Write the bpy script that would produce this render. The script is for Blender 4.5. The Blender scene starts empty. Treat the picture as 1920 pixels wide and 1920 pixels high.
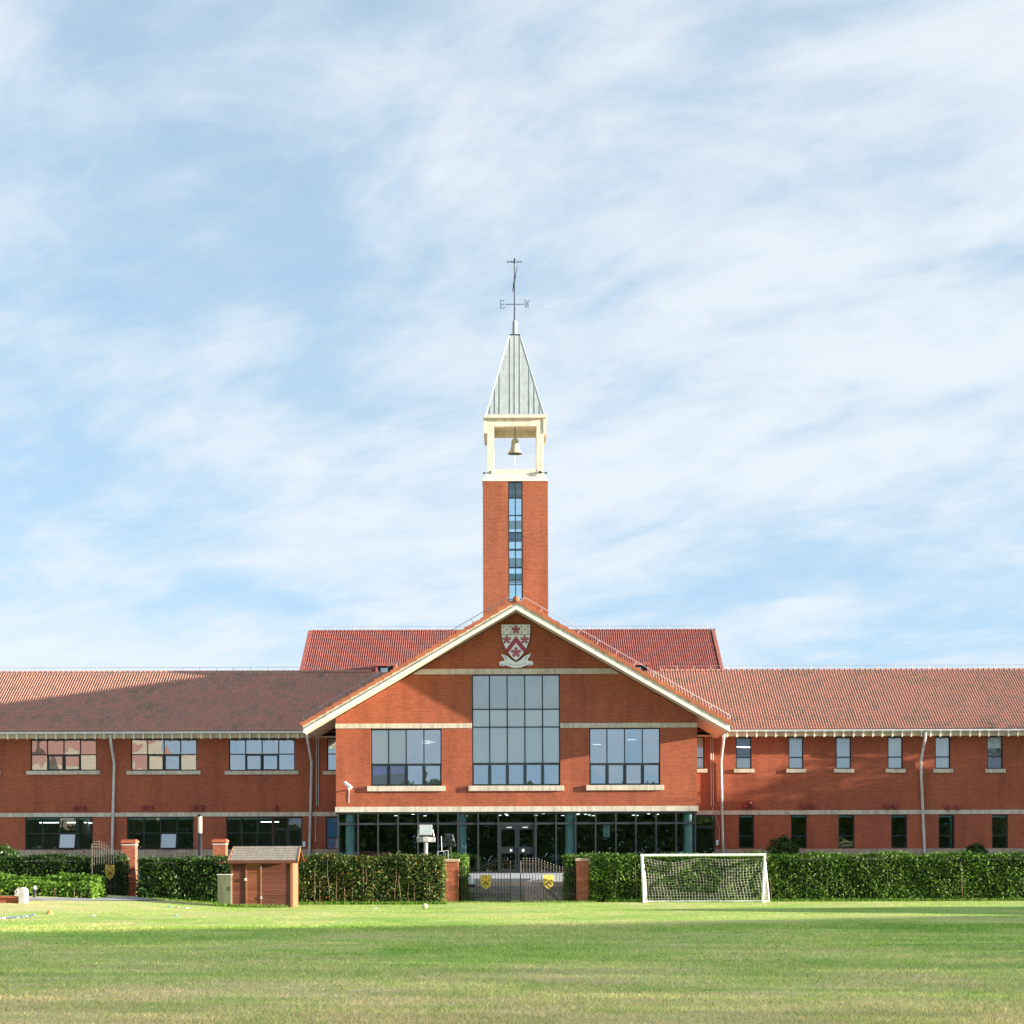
import bpy, math, random
import numpy as np
from mathutils import Vector, Matrix

R = math.radians
rng = np.random.default_rng(7)
random.seed(7)
scene = bpy.context.scene
COL = scene.collection

# ------------------------------------------------------------------ camera
F, CX, HY, EYE, ROLL = 3670.0, 960.0, 1610.0, 1.7, 0.003
cam_d = bpy.data.cameras.new("camera")
cam = bpy.data.objects.new("camera", cam_d)
COL.objects.link(cam)
cam.location = (0, 0, EYE)
cam.rotation_euler = (R(90), ROLL, 0)
cam_d.sensor_width = 36
cam_d.lens = F / 1920 * 36
cam_d.shift_y = (HY - 960) / 1920
cam_d.clip_start = 0.5
cam_d.clip_end = 2000
scene.camera = cam

# ------------------------------------------------------------------ light
SUN_AZ, SUN_EL = R(79.5), R(9.0)          # azimuth measured from the facade normal
SUN = Vector((math.sin(SUN_AZ) * math.cos(SUN_EL), -math.cos(SUN_AZ) * math.cos(SUN_EL), math.sin(SUN_EL)))
sun_d = bpy.data.lights.new("sun", 'SUN')
sun_d.energy = 3.5
sun_d.angle = R(0.6)
sun_d.color = (1.0, 0.89, 0.74)
sun = bpy.data.objects.new("sun", sun_d)
COL.objects.link(sun)
sun.location = (60, -10, 40)
sun.rotation_euler = SUN.to_track_quat('Z', 'Y').to_euler()

world = bpy.data.worlds.new("World")
scene.world = world
world.use_nodes = True
wt = world.node_tree
for n in list(wt.nodes):
    wt.nodes.remove(n)
def wn(t, **k):
    n = wt.nodes.new(t)
    for a, b in k.items():
        setattr(n, a, b)
    return n
wout = wn('ShaderNodeOutputWorld')
wbg = wn('ShaderNodeBackground')
wbg.inputs['Strength'].default_value = 0.085
sky = wn('ShaderNodeTexSky', sky_type='NISHITA')
sky.sun_disc = False
sky.sun_elevation = SUN_EL
sky.sun_rotation = math.atan2(SUN.x, SUN.y)
sky.altitude = 50
sky.air_density = 0.85
sky.dust_density = 0.0
sky.ozone_density = 2.6
wtc = wn('ShaderNodeTexCoord')
sep = wn('ShaderNodeSeparateXYZ')
wt.links.new(wtc.outputs['Generated'], sep.inputs[0])
def wm(op, a, b=None):
    n = wn('ShaderNodeMath', operation=op)
    for i, v in enumerate((a, b)):
        if v is None:
            continue
        if isinstance(v, (int, float)):
            n.inputs[i].default_value = v
        else:
            wt.links.new(v, n.inputs[i])
    return n.outputs[0]
zc = wm('ADD', wm('MAXIMUM', sep.outputs['Z'], 0.0), 0.24)
px_ = wm('DIVIDE', sep.outputs['X'], zc)
py_ = wm('DIVIDE', sep.outputs['Y'], zc)
comb = wn('ShaderNodeCombineXYZ')
wt.links.new(px_, comb.inputs[0])
wt.links.new(py_, comb.inputs[1])
def wmap(vec, rot=0.0, scale=(1, 1, 1), loc=(0, 0, 0)):
    m = wn('ShaderNodeMapping')
    m.inputs['Rotation'].default_value = (0, 0, rot)
    m.inputs['Scale'].default_value = scale
    m.inputs['Location'].default_value = loc
    wt.links.new(vec, m.inputs[0])
    return m.outputs[0]
def wnoise(vec, scale, detail, rough, dist=0.0):
    n = wn('ShaderNodeTexNoise')
    n.inputs['Scale'].default_value = scale
    n.inputs['Detail'].default_value = detail
    n.inputs['Roughness'].default_value = rough
    n.inputs['Distortion'].default_value = dist
    wt.links.new(vec, n.inputs['Vector'])
    return n.outputs['Fac']
stv = wmap(wmap(comb.outputs[0], R(38)), 0.0, (0.95, 1.45, 1), (4.3, 2.2, 0))
n_big = wnoise(stv, 0.95, 3, 0.5, 0.3)
n_mid = wnoise(stv, 3.4, 7, 0.6, 0.35)
n_fine = wnoise(stv, 11.0, 5, 0.6, 0.3)
csum = wm('ADD', wm('ADD', wm('MULTIPLY', n_big, 0.42), wm('MULTIPLY', n_mid, 0.58)), wm('MULTIPLY', n_fine, 0.17))
cr = wn('ShaderNodeValToRGB')
cr.color_ramp.interpolation = 'EASE'
cr.color_ramp.elements[0].position = 0.43
cr.color_ramp.elements[0].color = (0, 0, 0, 1)
cr.color_ramp.elements[1].position = 0.73
cr.color_ramp.elements[1].color = (1, 1, 1, 1)
wt.links.new(csum, cr.inputs[0])
cfac = wm('ADD', wm('MULTIPLY', cr.outputs[0], 0.53), 0.34)
cmix = wn('ShaderNodeMixRGB')
cmix.inputs['Color2'].default_value = (2.2, 2.32, 2.42, 1)
wt.links.new(cfac, cmix.inputs['Fac'])
hsv = wn('ShaderNodeHueSaturation')
hsv.inputs['Saturation'].default_value = 1.02
hsv.inputs['Value'].default_value = 0.85
hsv.inputs['Hue'].default_value = 0.482
skyv = wn('ShaderNodeCombineXYZ')              # thin haze-free air: keep the blue down to the horizon
wt.links.new(sep.outputs['X'], skyv.inputs[0])
wt.links.new(sep.outputs['Y'], skyv.inputs[1])
wt.links.new(wm('ADD', wm('MULTIPLY', sep.outputs['Z'], 0.8), 0.2), skyv.inputs[2])
skyn = wn('ShaderNodeVectorMath', operation='NORMALIZE')
wt.links.new(skyv.outputs[0], skyn.inputs[0])
wt.links.new(skyn.outputs[0], sky.inputs['Vector'])
wt.links.new(sky.outputs[0], hsv.inputs['Color'])
wt.links.new(hsv.outputs[0], cmix.inputs['Color1'])
wt.links.new(cmix.outputs[0], wbg.inputs['Color'])
wt.links.new(wbg.outputs[0], wout.inputs[0])

scene.view_settings.view_transform = 'Standard'
scene.view_settings.look = 'None'
scene.view_settings.gamma = 1.0
scene.view_settings.use_curve_mapping = False
scene.view_settings.exposure = 2.3

# ------------------------------------------------------------------ helpers
def PX(x, y, Y):
    """world X of photo pixel (x, y) on the plane at distance Y"""
    return (x + (HY - y) * ROLL - CX) * Y / F
def PZ(x, y, Y):
    return EYE - (y + (x - CX) * ROLL - HY) * Y / F

def link(o, parent=None):
    COL.objects.link(o)
    if parent is not None:
        o.parent = parent
    return o

def origin_of(o):
    v = Vector((0, 0, 0))
    while o is not None:
        v += o.location
        o = o.parent
    return v

def thing(name, label, cat, loc=(0, 0, 0), group=None, rz=0.0):
    o = bpy.data.objects.new(name, None)
    o.empty_display_size = 0.3
    link(o)
    o.location = loc
    o.rotation_euler = (0, 0, rz)
    o['label'] = label
    o['category'] = cat
    if group:
        o['group'] = group
    return o

def tag(o, label, cat, group=None):
    o['label'] = label
    o['category'] = cat
    if group:
        o['group'] = group
    return o

def mesh_np(name, verts, faces, smooth=False):
    """verts (N,3), faces (M,k) numpy arrays"""
    verts = np.asarray(verts, dtype=np.float32)
    faces = np.asarray(faces, dtype=np.int32)
    me = bpy.data.meshes.new(name)
    k = faces.shape[1]
    me.vertices.add(len(verts))
    me.vertices.foreach_set("co", verts.ravel())
    me.loops.add(faces.size)
    me.loops.foreach_set("vertex_index", faces.ravel())
    me.polygons.add(len(faces))
    me.polygons.foreach_set("loop_start", np.arange(0, faces.size, k, dtype=np.int32))
    if smooth:
        me.polygons.foreach_set("use_smooth", np.ones(len(faces), dtype=bool))
    me.update(calc_edges=True)
    return me

class MB:
    def __init__(self):
        self.v, self.f, self.sm = [], [], []
    def add(self, vs, fs, smooth=False):
        b = len(self.v)
        self.v += [tuple(p) for p in vs]
        for f in fs:
            self.f.append(tuple(b + i for i in f))
            self.sm.append(smooth)
        return self
    def box(self, x0, x1, y0, y1, z0, z1):
        vs = [(x0, y0, z0), (x1, y0, z0), (x1, y1, z0), (x0, y1, z0), (x0, y0, z1), (x1, y0, z1), (x1, y1, z1), (x0, y1, z1)]
        return self.add(vs, [(0, 3, 2, 1), (4, 5, 6, 7), (0, 1, 5, 4), (1, 2, 6, 5), (2, 3, 7, 6), (3, 0, 4, 7)])
    def hexa(self, a, b):
        """two matching quads a (one end) and b (other end)"""
        return self.add(list(a) + list(b), [(3, 2, 1, 0), (4, 5, 6, 7), (0, 1, 5, 4), (1, 2, 6, 5), (2, 3, 7, 6), (3, 0, 4, 7)])
    def quad(self, a, b, c, d):
        return self.add([a, b, c, d], [(0, 1, 2, 3)])
    def bar(self, p, q, w, h=None, up=(0, 0, 1)):
        """rectangular bar from p to q"""
        h = w if h is None else h
        p, q = Vector(p), Vector(q)
        d = (q - p).normalized()
        u = Vector(up)
        s = d.cross(u)
        if s.length < 1e-4:
            s = d.cross(Vector((0, 1, 0)))
        s.normalize()
        t = s.cross(d).normalized()
        def ring(c):
            return [c - s * w / 2 - t * h / 2, c + s * w / 2 - t * h / 2, c + s * w / 2 + t * h / 2, c - s * w / 2 + t * h / 2]
        return self.hexa(ring(p), ring(q))
    def tube(self, pts, r, n=8, caps=True, smooth=True):
        pts = [Vector(p) for p in pts]
        rs = r if isinstance(r, (list, tuple)) else [r] * len(pts)
        vs, fs = [], []
        prev = None
        for i, p in enumerate(pts):
            if i == 0:
                d = pts[1] - pts[0]
            elif i == len(pts) - 1:
                d = pts[-1] - pts[-2]
            else:
                d = (pts[i + 1] - pts[i]).normalized() + (pts[i] - pts[i - 1]).normalized()
            d.normalize()
            if prev is None:
                a = d.cross(Vector((0, 0, 1)))
                if a.length < 1e-3:
                    a = d.cross(Vector((0, 1, 0)))
            else:
                a = prev - d * prev.dot(d)
            a.normalize()
            prev = a
            b = d.cross(a)
            for k in range(n):
                t = 2 * math.pi * k / n
                vs.append(p + (a * math.cos(t) + b * math.sin(t)) * rs[i])
        for i in range(len(pts) - 1):
            for k in range(n):
                k2 = (k + 1) % n
                fs.append((i * n + k, i * n + k2, (i + 1) * n + k2, (i + 1) * n + k))
        self.add(vs, fs, smooth)
        if caps:
            m = (len(pts) - 1) * n
            self.add(vs[:n], [tuple(range(n))])
            self.add(vs[m:], [tuple(reversed(range(n)))])
        return self
    def lathe(self, c, prof, n=20, smooth=True):
        """prof: list of (r, z)"""
        cx, cy, cz = c
        vs, fs = [], []
        for r, z in prof:
            for k in range(n):
                t = 2 * math.pi * k / n
                vs.append((cx + r * math.cos(t), cy + r * math.sin(t), cz + z))
        for i in range(len(prof) - 1):
            for k in range(n):
                k2 = (k + 1) % n
                fs.append((i * n + k, i * n + k2, (i + 1) * n + k2, (i + 1) * n + k))
        return self.add(vs, fs, smooth)
    def poly_y(self, pts, y0, y1):
        """prism of an (x, z) outline between y0 (front) and y1 (back)"""
        n = len(pts)
        vs = [(x, y0, z) for x, z in pts] + [(x, y1, z) for x, z in pts]
        fs = [tuple(range(n)), tuple(range(2 * n - 1, n - 1, -1))]
        fs += [(i, i + n, (i + 1) % n + n, (i + 1) % n) for i in range(n)]
        return self.add(vs, fs)
    def build(self, name, mat, parent=None, bevel=0.0, kind=None):
        o0 = origin_of(parent) if parent is not None else Vector((0, 0, 0))
        me = bpy.data.meshes.new(name)
        me.from_pydata([(v[0] - o0.x, v[1] - o0.y, v[2] - o0.z) for v in self.v], [], self.f)
        for p, s in zip(me.polygons, self.sm):
            p.use_smooth = s
        me.update()
        if mat is not None:
            me.materials.append(mat)
        o = bpy.data.objects.new(name, me)
        link(o, parent)
        if bevel:
            b = o.modifiers.new("bevel", 'BEVEL')
            b.width = bevel
            b.segments = 2
        if kind:
            o['kind'] = kind
        return o

def local_build(mb, name, mat, parent):
    """parts modelled in the parent's own space (for rotated things)"""
    me = bpy.data.meshes.new(name)
    me.from_pydata([tuple(v) for v in mb.v], [], mb.f)
    for p, s in zip(me.polygons, mb.sm):
        p.use_smooth = s
    me.update()
    me.materials.append(mat)
    return link(bpy.data.objects.new(name, me), parent)

def inst(name, me, parent, world_loc=None, rot=None, scale=None, mat3=None, local=None):
    o = bpy.data.objects.new(name, me)
    link(o, parent)
    loc = Vector(local) if local is not None else Vector(world_loc) - origin_of(parent)
    if mat3 is not None:
        o.matrix_local = Matrix.Translation(loc) @ mat3.to_4x4()
    else:
        o.location = loc
        if rot:
            o.rotation_euler = rot
        if scale:
            o.scale = scale
    return o

def sstep(a, b, x):
    t = np.clip((np.asarray(x, dtype=float) - a) / (b - a), 0, 1)
    return t * t * (3 - 2 * t)

# ------------------------------------------------------------------ materials
class NT:
    def __init__(self, name):
        self.m = bpy.data.materials.new(name)
        self.m.use_nodes = True
        self.t = self.m.node_tree
        self.b = self.t.nodes['Principled BSDF']
        self.o = self.t.nodes['Material Output']
    def n(self, t, **k):
        x = self.t.nodes.new(t)
        for a, b in k.items():
            setattr(x, a, b)
        return x
    def l(self, a, b):
        self.t.links.new(a, b)
    def put(self, sock, v):
        if isinstance(v, (int, float)):
            sock.default_value = v
        elif isinstance(v, (tuple, list)):
            sock.default_value = tuple(v) + (1,) if len(v) == 3 and sock.type == 'RGBA' else tuple(v)
        else:
            self.l(v, sock)
    def math(self, op, a, b=None, clamp=False):
        x = self.n('ShaderNodeMath', operation=op)
        x.use_clamp = clamp
        self.put(x.inputs[0], a)
        if b is not None:
            self.put(x.inputs[1], b)
        return x.outputs[0]
    def pos(self):
        return self.n('ShaderNodeNewGeometry').outputs['Position']
    def island(self):
        g = self.n('ShaderNodeNewGeometry').outputs['Random Per Island']
        r = self.n('ShaderNodeObjectInfo').outputs['Random']
        return self.math('FRACT', self.math('ADD', g, r))
    def mapping(self, vec, scale=(1, 1, 1), rot=(0, 0, 0), loc=(0, 0, 0)):
        x = self.n('ShaderNodeMapping')
        x.inputs['Scale'].default_value = scale
        x.inputs['Rotation'].default_value = rot
        x.inputs['Location'].default_value = loc
        self.l(vec, x.inputs[0])
        return x.outputs[0]
    def noise(self, vec, scale=1.0, detail=4, rough=0.5, dist=0.0):
        x = self.n('ShaderNodeTexNoise')
        x.inputs['Scale'].default_value = scale
        x.inputs['Detail'].default_value = detail
        x.inputs['Roughness'].default_value = rough
        x.inputs['Distortion'].default_value = dist
        if vec is not None:
            self.l(vec, x.inputs['Vector'])
        return x.outputs['Fac']
    def ramp(self, fac, stops, interp='LINEAR'):
        x = self.n('ShaderNodeValToRGB')
        x.color_ramp.interpolation = interp
        e = x.color_ramp.elements
        while len(e) < len(stops):
            e.new(0.5)
        for i, (p, c) in enumerate(stops):
            e[i].position = p
            if isinstance(c, (int, float)):
                c = (c, c, c)
            e[i].color = tuple(c) + (1,)
        self.l(fac, x.inputs[0])
        return x.outputs[0]
    def mix(self, fac, a, b, mode='MIX'):
        x = self.n('ShaderNodeMixRGB', blend_type=mode)
        self.put(x.inputs['Fac'], fac)
        self.put(x.inputs['Color1'], a)
        self.put(x.inputs['Color2'], b)
        return x.outputs[0]
    def bump(self, h, strength=0.3, dist=0.02):
        x = self.n('ShaderNodeBump')
        x.inputs['Strength'].default_value = strength
        x.inputs['Distance'].default_value = dist
        self.l(h, x.inputs['Height'])
        return x.outputs[0]
    def color(self, v):
        self.put(self.b.inputs['Base Color'], v)
    def set(self, rough=None, metal=None, spec=None, normal=None):
        if rough is not None:
            self.put(self.b.inputs['Roughness'], rough)
        if metal is not None:
            self.b.inputs['Metallic'].default_value = metal
        if spec is not None:
            self.b.inputs['Specular IOR Level'].default_value = spec
        if normal is not None:
            self.l(normal, self.b.inputs['Normal'])
        return self.m

def plain(name, col, rough=0.6, metal=0.0, var=0.12, scale=3.0, bump=0.0, spec=None, dirt=0.0):
    """painted / stone / metal surface with slight mottling and dirt"""
    k = NT(name)
    p = k.pos()
    n1 = k.noise(p, scale, 5, 0.6)
    n2 = k.noise(p, scale * 9, 3, 0.6)
    f = k.math('ADD', k.math('MULTIPLY', n1, 0.7), k.math('MULTIPLY', n2, 0.3))
    d = tuple(c * (1 - 2 * var) for c in col)
    l_ = tuple(min(1, c * (1 + var)) for c in col)
    c = k.ramp(f, [(0.3, d), (0.62, l_)])
    if dirt:
        s_ = k.noise(k.mapping(p, (7, 7, 0.9)), 1.0, 4, 0.65)
        c = k.mix(dirt, c, k.ramp(s_, [(0.36, (0.5, 0.46, 0.4)), (0.56, (1, 1, 1))]), 'MULTIPLY')
    k.color(c)
    k.set(rough, metal, spec)
    if bump:
        k.set(normal=k.bump(n2, bump, 0.01))
    return k.m

def brick_mat(name, c1, c2, mortar, bw=0.24, rh=0.07, ms=0.007, streak=0.26):
    k = NT(name)
    g = k.n('ShaderNodeNewGeometry')
    sp = k.n('ShaderNodeSeparateXYZ')
    k.l(g.outputs['Position'], sp.inputs[0])
    sn = k.n('ShaderNodeSeparateXYZ')
    k.l(g.outputs['True Normal'], sn.inputs[0])
    side = k.math('GREATER_THAN', k.math('ABSOLUTE', sn.outputs['X']), 0.7)
    u = k.math('ADD', k.math('MULTIPLY', sp.outputs['X'], k.math('SUBTRACT', 1.0, side)), k.math('MULTIPLY', sp.outputs['Y'], side))
    cb = k.n('ShaderNodeCombineXYZ')
    k.l(u, cb.inputs[0])
    k.l(sp.outputs['Z'], cb.inputs[1])
    b = k.n('ShaderNodeTexBrick')
    k.l(cb.outputs[0], b.inputs['Vector'])
    b.inputs['Scale'].default_value = 1
    b.inputs['Brick Width'].default_value = bw
    b.inputs['Row Height'].default_value = rh
    b.inputs['Mortar Size'].default_value = ms
    b.inputs['Mortar Smooth'].default_value = 0.3
    b.inputs['Bias'].default_value = -0.15
    k.put(b.inputs['Color1'], c1)
    k.put(b.inputs['Color2'], c2)
    k.put(b.inputs['Mortar'], mortar)
    st = k.noise(k.mapping(cb.outputs[0], (4.2, 14.3, 1)), 1.0, 3, 0.7)
    bl = k.noise(k.mapping(cb.outputs[0], (0.25, 0.3, 1)), 1.0, 3, 0.6)
    col = k.mix(streak, b.outputs['Color'], k.ramp(st, [(0.3, (0.15, 0.036, 0.02)), (0.5, (0.36, 0.088, 0.034)), (0.72, (0.6, 0.19, 0.085))]))
    col = k.mix(0.22, col, k.ramp(bl, [(0.3, (0.2, 0.05, 0.03)), (0.7, (0.5, 0.14, 0.05))]))
    rain = k.noise(k.mapping(cb.outputs[0], (1.3, 0.22, 1)), 1.0, 4, 0.6)
    col = k.mix(0.5, col, k.ramp(rain, [(0.36, (0.66, 0.64, 0.62)), (0.52, (1, 1, 1)), (0.7, (1.12, 1.08, 1.05))]), 'MULTIPLY')
    k.color(col)
    k.set(0.86, 0, 0.25)
    bm = k.n('ShaderNodeBump')
    bm.invert = True
    bm.inputs['Strength'].default_value = 0.4
    bm.inputs['Distance'].default_value = 0.006
    k.l(b.outputs['Fac'], bm.inputs['Height'])
    k.l(bm.outputs[0], k.b.inputs['Normal'])
    return k.m

def glass_mat(name, tint, refl, wav=0.06, wscale=0.9):
    k = NT(name)
    k.t.nodes.remove(k.b)
    tr = k.n('ShaderNodeBsdfTransparent')
    tr.inputs['Color'].default_value = tuple(tint) + (1,)
    gl = k.n('ShaderNodeBsdfGlossy')
    gl.inputs['Roughness'].default_value = 0.004
    gl.inputs['Color'].default_value = (0.84, 0.93, 1.0, 1)
    lw = k.n('ShaderNodeFresnel')
    lw.inputs['IOR'].default_value = 1.5
    fac = k.math('ADD', k.math('MULTIPLY', lw.outputs[0], 0.9), refl, True)
    nb = k.bump(k.noise(k.mapping(k.pos(), (1, 1, 0.6)), wscale, 2, 0.5), wav, 0.05)
    k.l(nb, gl.inputs['Normal'])
    mx = k.n('ShaderNodeMixShader')
    k.l(fac, mx.inputs[0])
    k.l(tr.outputs[0], mx.inputs[1])
    k.l(gl.outputs[0], mx.inputs[2])
    k.l(mx.outputs[0], k.o.inputs[0])
    return k.m

def emit_mat(name, col, s):
    k = NT(name)
    k.color((0.8, 0.8, 0.8))
    k.b.inputs['Emission Color'].default_value = tuple(col) + (1,)
    k.b.inputs['Emission Strength'].default_value = s
    return k.m

def leaf_mat(name, stops, rough=0.55, trans=0.3):
    k = NT(name)
    i = k.island()
    big = k.noise(k.pos(), 1.3, 2)
    f = k.math('ADD', k.math('MULTIPLY', i, 0.75), k.math('MULTIPLY', big, 0.3), True)
    c = k.ramp(f, stops)
    k.color(c)
    k.set(rough, 0, 0.25)
    tl = k.n('ShaderNodeBsdfTranslucent')
    k.l(c, tl.inputs['Color'])
    mx = k.n('ShaderNodeMixShader')
    mx.inputs[0].default_value = trans
    k.l(k.b.outputs[0], mx.inputs[1])
    k.l(tl.outputs[0], mx.inputs[2])
    k.l(mx.outputs[0], k.o.inputs[0])
    return k.m

def tile_mat(name, stops):
    k = NT(name)
    i = k.island()
    n = k.noise(k.pos(), 0.55, 3, 0.6)
    f = k.math('ADD', k.math('MULTIPLY', i, 0.42), k.math('MULTIPLY', n, 0.56), True)
    c = k.ramp(f, stops)
    fine = k.noise(k.pos(), 14, 3, 0.6)
    c = k.mix(0.1, c, k.ramp(fine, [(0.3, (0.12, 0.07, 0.06)), (0.7, (0.5, 0.22, 0.15))]))
    k.color(c)
    k.set(0.66, 0, 0.3)
    return k.m

def turf_color(k):
    p = k.pos()
    sp = k.n('ShaderNodeSeparateXYZ')
    k.l(p, sp.inputs[0])
    flat = k.mapping(p, (1, 1, 0))
    a = k.noise(flat, 0.16, 4, 0.6, 0.6)
    b = k.noise(flat, 0.8, 4, 0.65, 0.3)
    c = k.noise(k.mapping(p, (1, 0.7, 0)), 5.5, 4, 0.7)
    near = k.ramp(k.math('MULTIPLY', sp.outputs['Y'], 0.01), [(0.18, 0.15), (0.26, 0.07), (0.36, -0.0), (0.50, -0.02), (0.58, 0.0)])
    near = k.math('MULTIPLY', near, 1.0)
    bank = k.math('MULTIPLY', k.ramp(k.math('MULTIPLY', sp.outputs['X'], -0.01), [(0.10, 0.0), (0.15, 0.1)]),
                  k.ramp(k.math('MULTIPLY', sp.outputs['Y'], 0.01), [(0.56, 0.0), (0.62, 1.0)]))
    f = k.math('ADD', k.math('MULTIPLY', a, 0.42), k.math('MULTIPLY', b, 0.32))
    f = k.math('ADD', f, k.math('MULTIPLY', c, 0.26))
    f = k.math('ADD', k.math('ADD', f, near), bank)
    return f, p

def turf_mat(name, ground=True):
    k = NT(name)
    f, p = turf_color(k)
    stops = [(0.38, (0.18, 0.33, 0.055)), (0.46, (0.29, 0.43, 0.1)), (0.54, (0.42, 0.47, 0.17)), (0.64, (0.56, 0.49, 0.27))]
    c = k.ramp(f, stops)
    if ground:
        fine = k.noise(k.mapping(p, (1, 0.5, 0)), 18, 4, 0.8)
        c = k.mix(0.75, c, k.ramp(fine, [(0.32, (0.42, 0.44, 0.34)), (0.5, (1.05, 1.05, 1.02)), (0.68, (1.6, 1.55, 1.4))]), 'MULTIPLY')
        mott = k.noise(k.mapping(p, (1, 0.8, 0)), 9, 4, 0.7)
        c = k.mix(0.6, c, k.ramp(mott, [(0.34, (0.62, 0.66, 0.55)), (0.5, (1, 1, 1)), (0.66, (1.3, 1.22, 1.2))]), 'MULTIPLY')
        soil = k.noise(k.mapping(p, (1, 1.0, 0)), 2.6, 3, 0.55)
        c = k.mix(k.ramp(soil, [(0.69, 0.0), (0.74, 0.75)]), c, (0.05, 0.045, 0.025))
        k.color(c)
        k.set(0.95, 0, 0.1, k.bump(fine, 0.6, 0.03))
    else:
        i = k.island()
        c = k.mix(1.0, c, k.ramp(i, [(0.0, (0.5, 0.62, 0.4)), (0.4, (0.95, 1.0, 0.9)), (0.75, (1.35, 1.3, 1.15)), (1.0, (2.0, 1.8, 1.7))]), 'MULTIPLY')
        k.color(c)
        k.set(0.8, 0, 0.2)
        tl = k.n('ShaderNodeBsdfTranslucent')
        k.l(c, tl.inputs['Color'])
        mx = k.n('ShaderNodeMixShader')
        mx.inputs[0].default_value = 0.4
        k.l(k.b.outputs[0], mx.inputs[1])
        k.l(tl.outputs[0], mx.inputs[2])
        k.l(mx.outputs[0], k.o.inputs[0])
    return k.m

M = {}
M['brick'] = brick_mat('red_brickwork', (0.38, 0.096, 0.046), (0.22, 0.055, 0.03), (0.36, 0.2, 0.14))
M['tower_brick'] = brick_mat('tower_brickwork', (0.37, 0.11, 0.06), (0.2, 0.056, 0.034), (0.44, 0.26, 0.17), ms=0.009)
M['stone'] = plain('cream_stone', (0.6, 0.54, 0.42), 0.75, dirt=0.55, var=0.1, scale=1.6, bump=0.1)
M['plinth'] = plain('plinth_stone', (0.42, 0.33, 0.24), 0.8, dirt=0.55, var=0.12, scale=1.2, bump=0.1)
M['cream'] = plain('cream_render', (0.78, 0.71, 0.59), 0.7, dirt=0.4, var=0.07, scale=0.9)
M['fascia'] = plain('fascia_paint', (0.66, 0.63, 0.5), 0.6, dirt=0.55, var=0.1, scale=0.8)
M['fascia_light'] = plain('fascia_trim_paint', (0.82, 0.8, 0.7), 0.55, dirt=0.3, var=0.06, scale=0.8)
M['soffit'] = plain('soffit_paint', (0.66, 0.54, 0.36), 0.7, var=0.07)
M['board'] = plain('eaves_board', (0.55, 0.43, 0.26), 0.7, dirt=0.55, var=0.12, scale=2.0)
M['metal_white'] = plain('galvanised_white', (0.72, 0.74, 0.76), 0.4, 0.2, var=0.08)
M['rail'] = plain('galvanised_rail', (0.42, 0.43, 0.45), 0.5, 0.3, var=0.1)
M['pipe'] = plain('pipe_paint', (0.6, 0.58, 0.55), 0.45, 0.1, dirt=0.55, var=0.1)
M['frame'] = plain('dark_window_frame', (0.018, 0.024, 0.028), 0.4, 0.2, var=0.15)
M['curtain_frame'] = plain('glazing_bar', (0.07, 0.075, 0.08), 0.3, 0.6, var=0.1)
M['blind'] = plain('roller_blind', (0.9, 0.9, 0.86), 0.8, var=0.04, scale=0.5)
M['blind_grey'] = plain('frosted_blind', (0.62, 0.65, 0.66), 0.8, var=0.08, scale=1.5)
M['blue_board'] = plain('blue_board', (0.08, 0.32, 0.62), 0.6, var=0.05)
M['purple'] = plain('purple_banner', (0.16, 0.14, 0.55), 0.6, var=0.1)
M['room'] = plain('room_wall', (0.34, 0.33, 0.28), 0.85, var=0.05)
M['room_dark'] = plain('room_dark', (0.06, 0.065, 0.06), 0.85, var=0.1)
M['room_floor'] = plain('room_floor', (0.16, 0.14, 0.11), 0.6, var=0.1)
M['column'] = plain('lobby_column', (0.72, 0.86, 0.84), 0.6, var=0.03)
M['glass'] = glass_mat('window_glass', (0.97, 0.98, 0.965), 0.05, 0.05, 0.8)
M['glass_mirror'] = glass_mat('coated_glass', (0.5, 0.56, 0.58), 0.36, 0.2, 0.8)
M['glass_clear'] = glass_mat('clear_glass', (0.985, 0.99, 0.98), 0.1, 0.04, 0.8)
M['glass_dark'] = glass_mat('lobby_glass', (0.76, 0.88, 0.87), 0.1, 0.035, 1.2)
M['glass_tower'] = glass_mat('tower_glass', (0.84, 0.95, 1.0), 0.06, 0.04, 1.0)
M['light'] = emit_mat('lamp_glow', (1, 0.97, 0.9), 1.3)
M['tile'] = tile_mat('roof_tile', [(0.2, (0.28, 0.2, 0.15)), (0.34, (0.4, 0.24, 0.18)), (0.5, (0.49, 0.25, 0.185)), (0.68, (0.54, 0.245, 0.185)), (0.85, (0.6, 0.29, 0.19))])
M['tile_red'] = tile_mat('red_roof_tile', [(0.1, (0.3, 0.085, 0.072)), (0.5, (0.36, 0.11, 0.092)), (0.9, (0.41, 0.135, 0.115))])
M['verge'] = tile_mat('verge_tile', [(0.1, (0.28, 0.085, 0.04)), (0.5, (0.42, 0.13, 0.055)), (0.9, (0.55, 0.18, 0.07))])
M['deck'] = plain('roof_felt', (0.09, 0.045, 0.035), 0.9)
M['zinc'] = plain('spire_zinc', (0.46, 0.5, 0.5), 0.45, 0.1, dirt=0.3, var=0.07, scale=1.3)
M['zinc_seam'] = plain('spire_seam', (0.42, 0.46, 0.47), 0.4, 0.2, var=0.05)
M['iron'] = plain('vane_iron', (0.045, 0.06, 0.075), 0.5, 0.3)
M['bell'] = plain('bell_bronze', (0.5, 0.46, 0.37), 0.5, 0.1, var=0.12, scale=4)
M['white'] = plain('white_paint', (0.84, 0.86, 0.86), 0.5, dirt=0.3, var=0.05)
M['maroon'] = plain('crest_maroon', (0.36, 0.04, 0.085), 0.5, var=0.08)
M['grey'] = plain('crest_grey', (0.3, 0.34, 0.35), 0.5)
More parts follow.
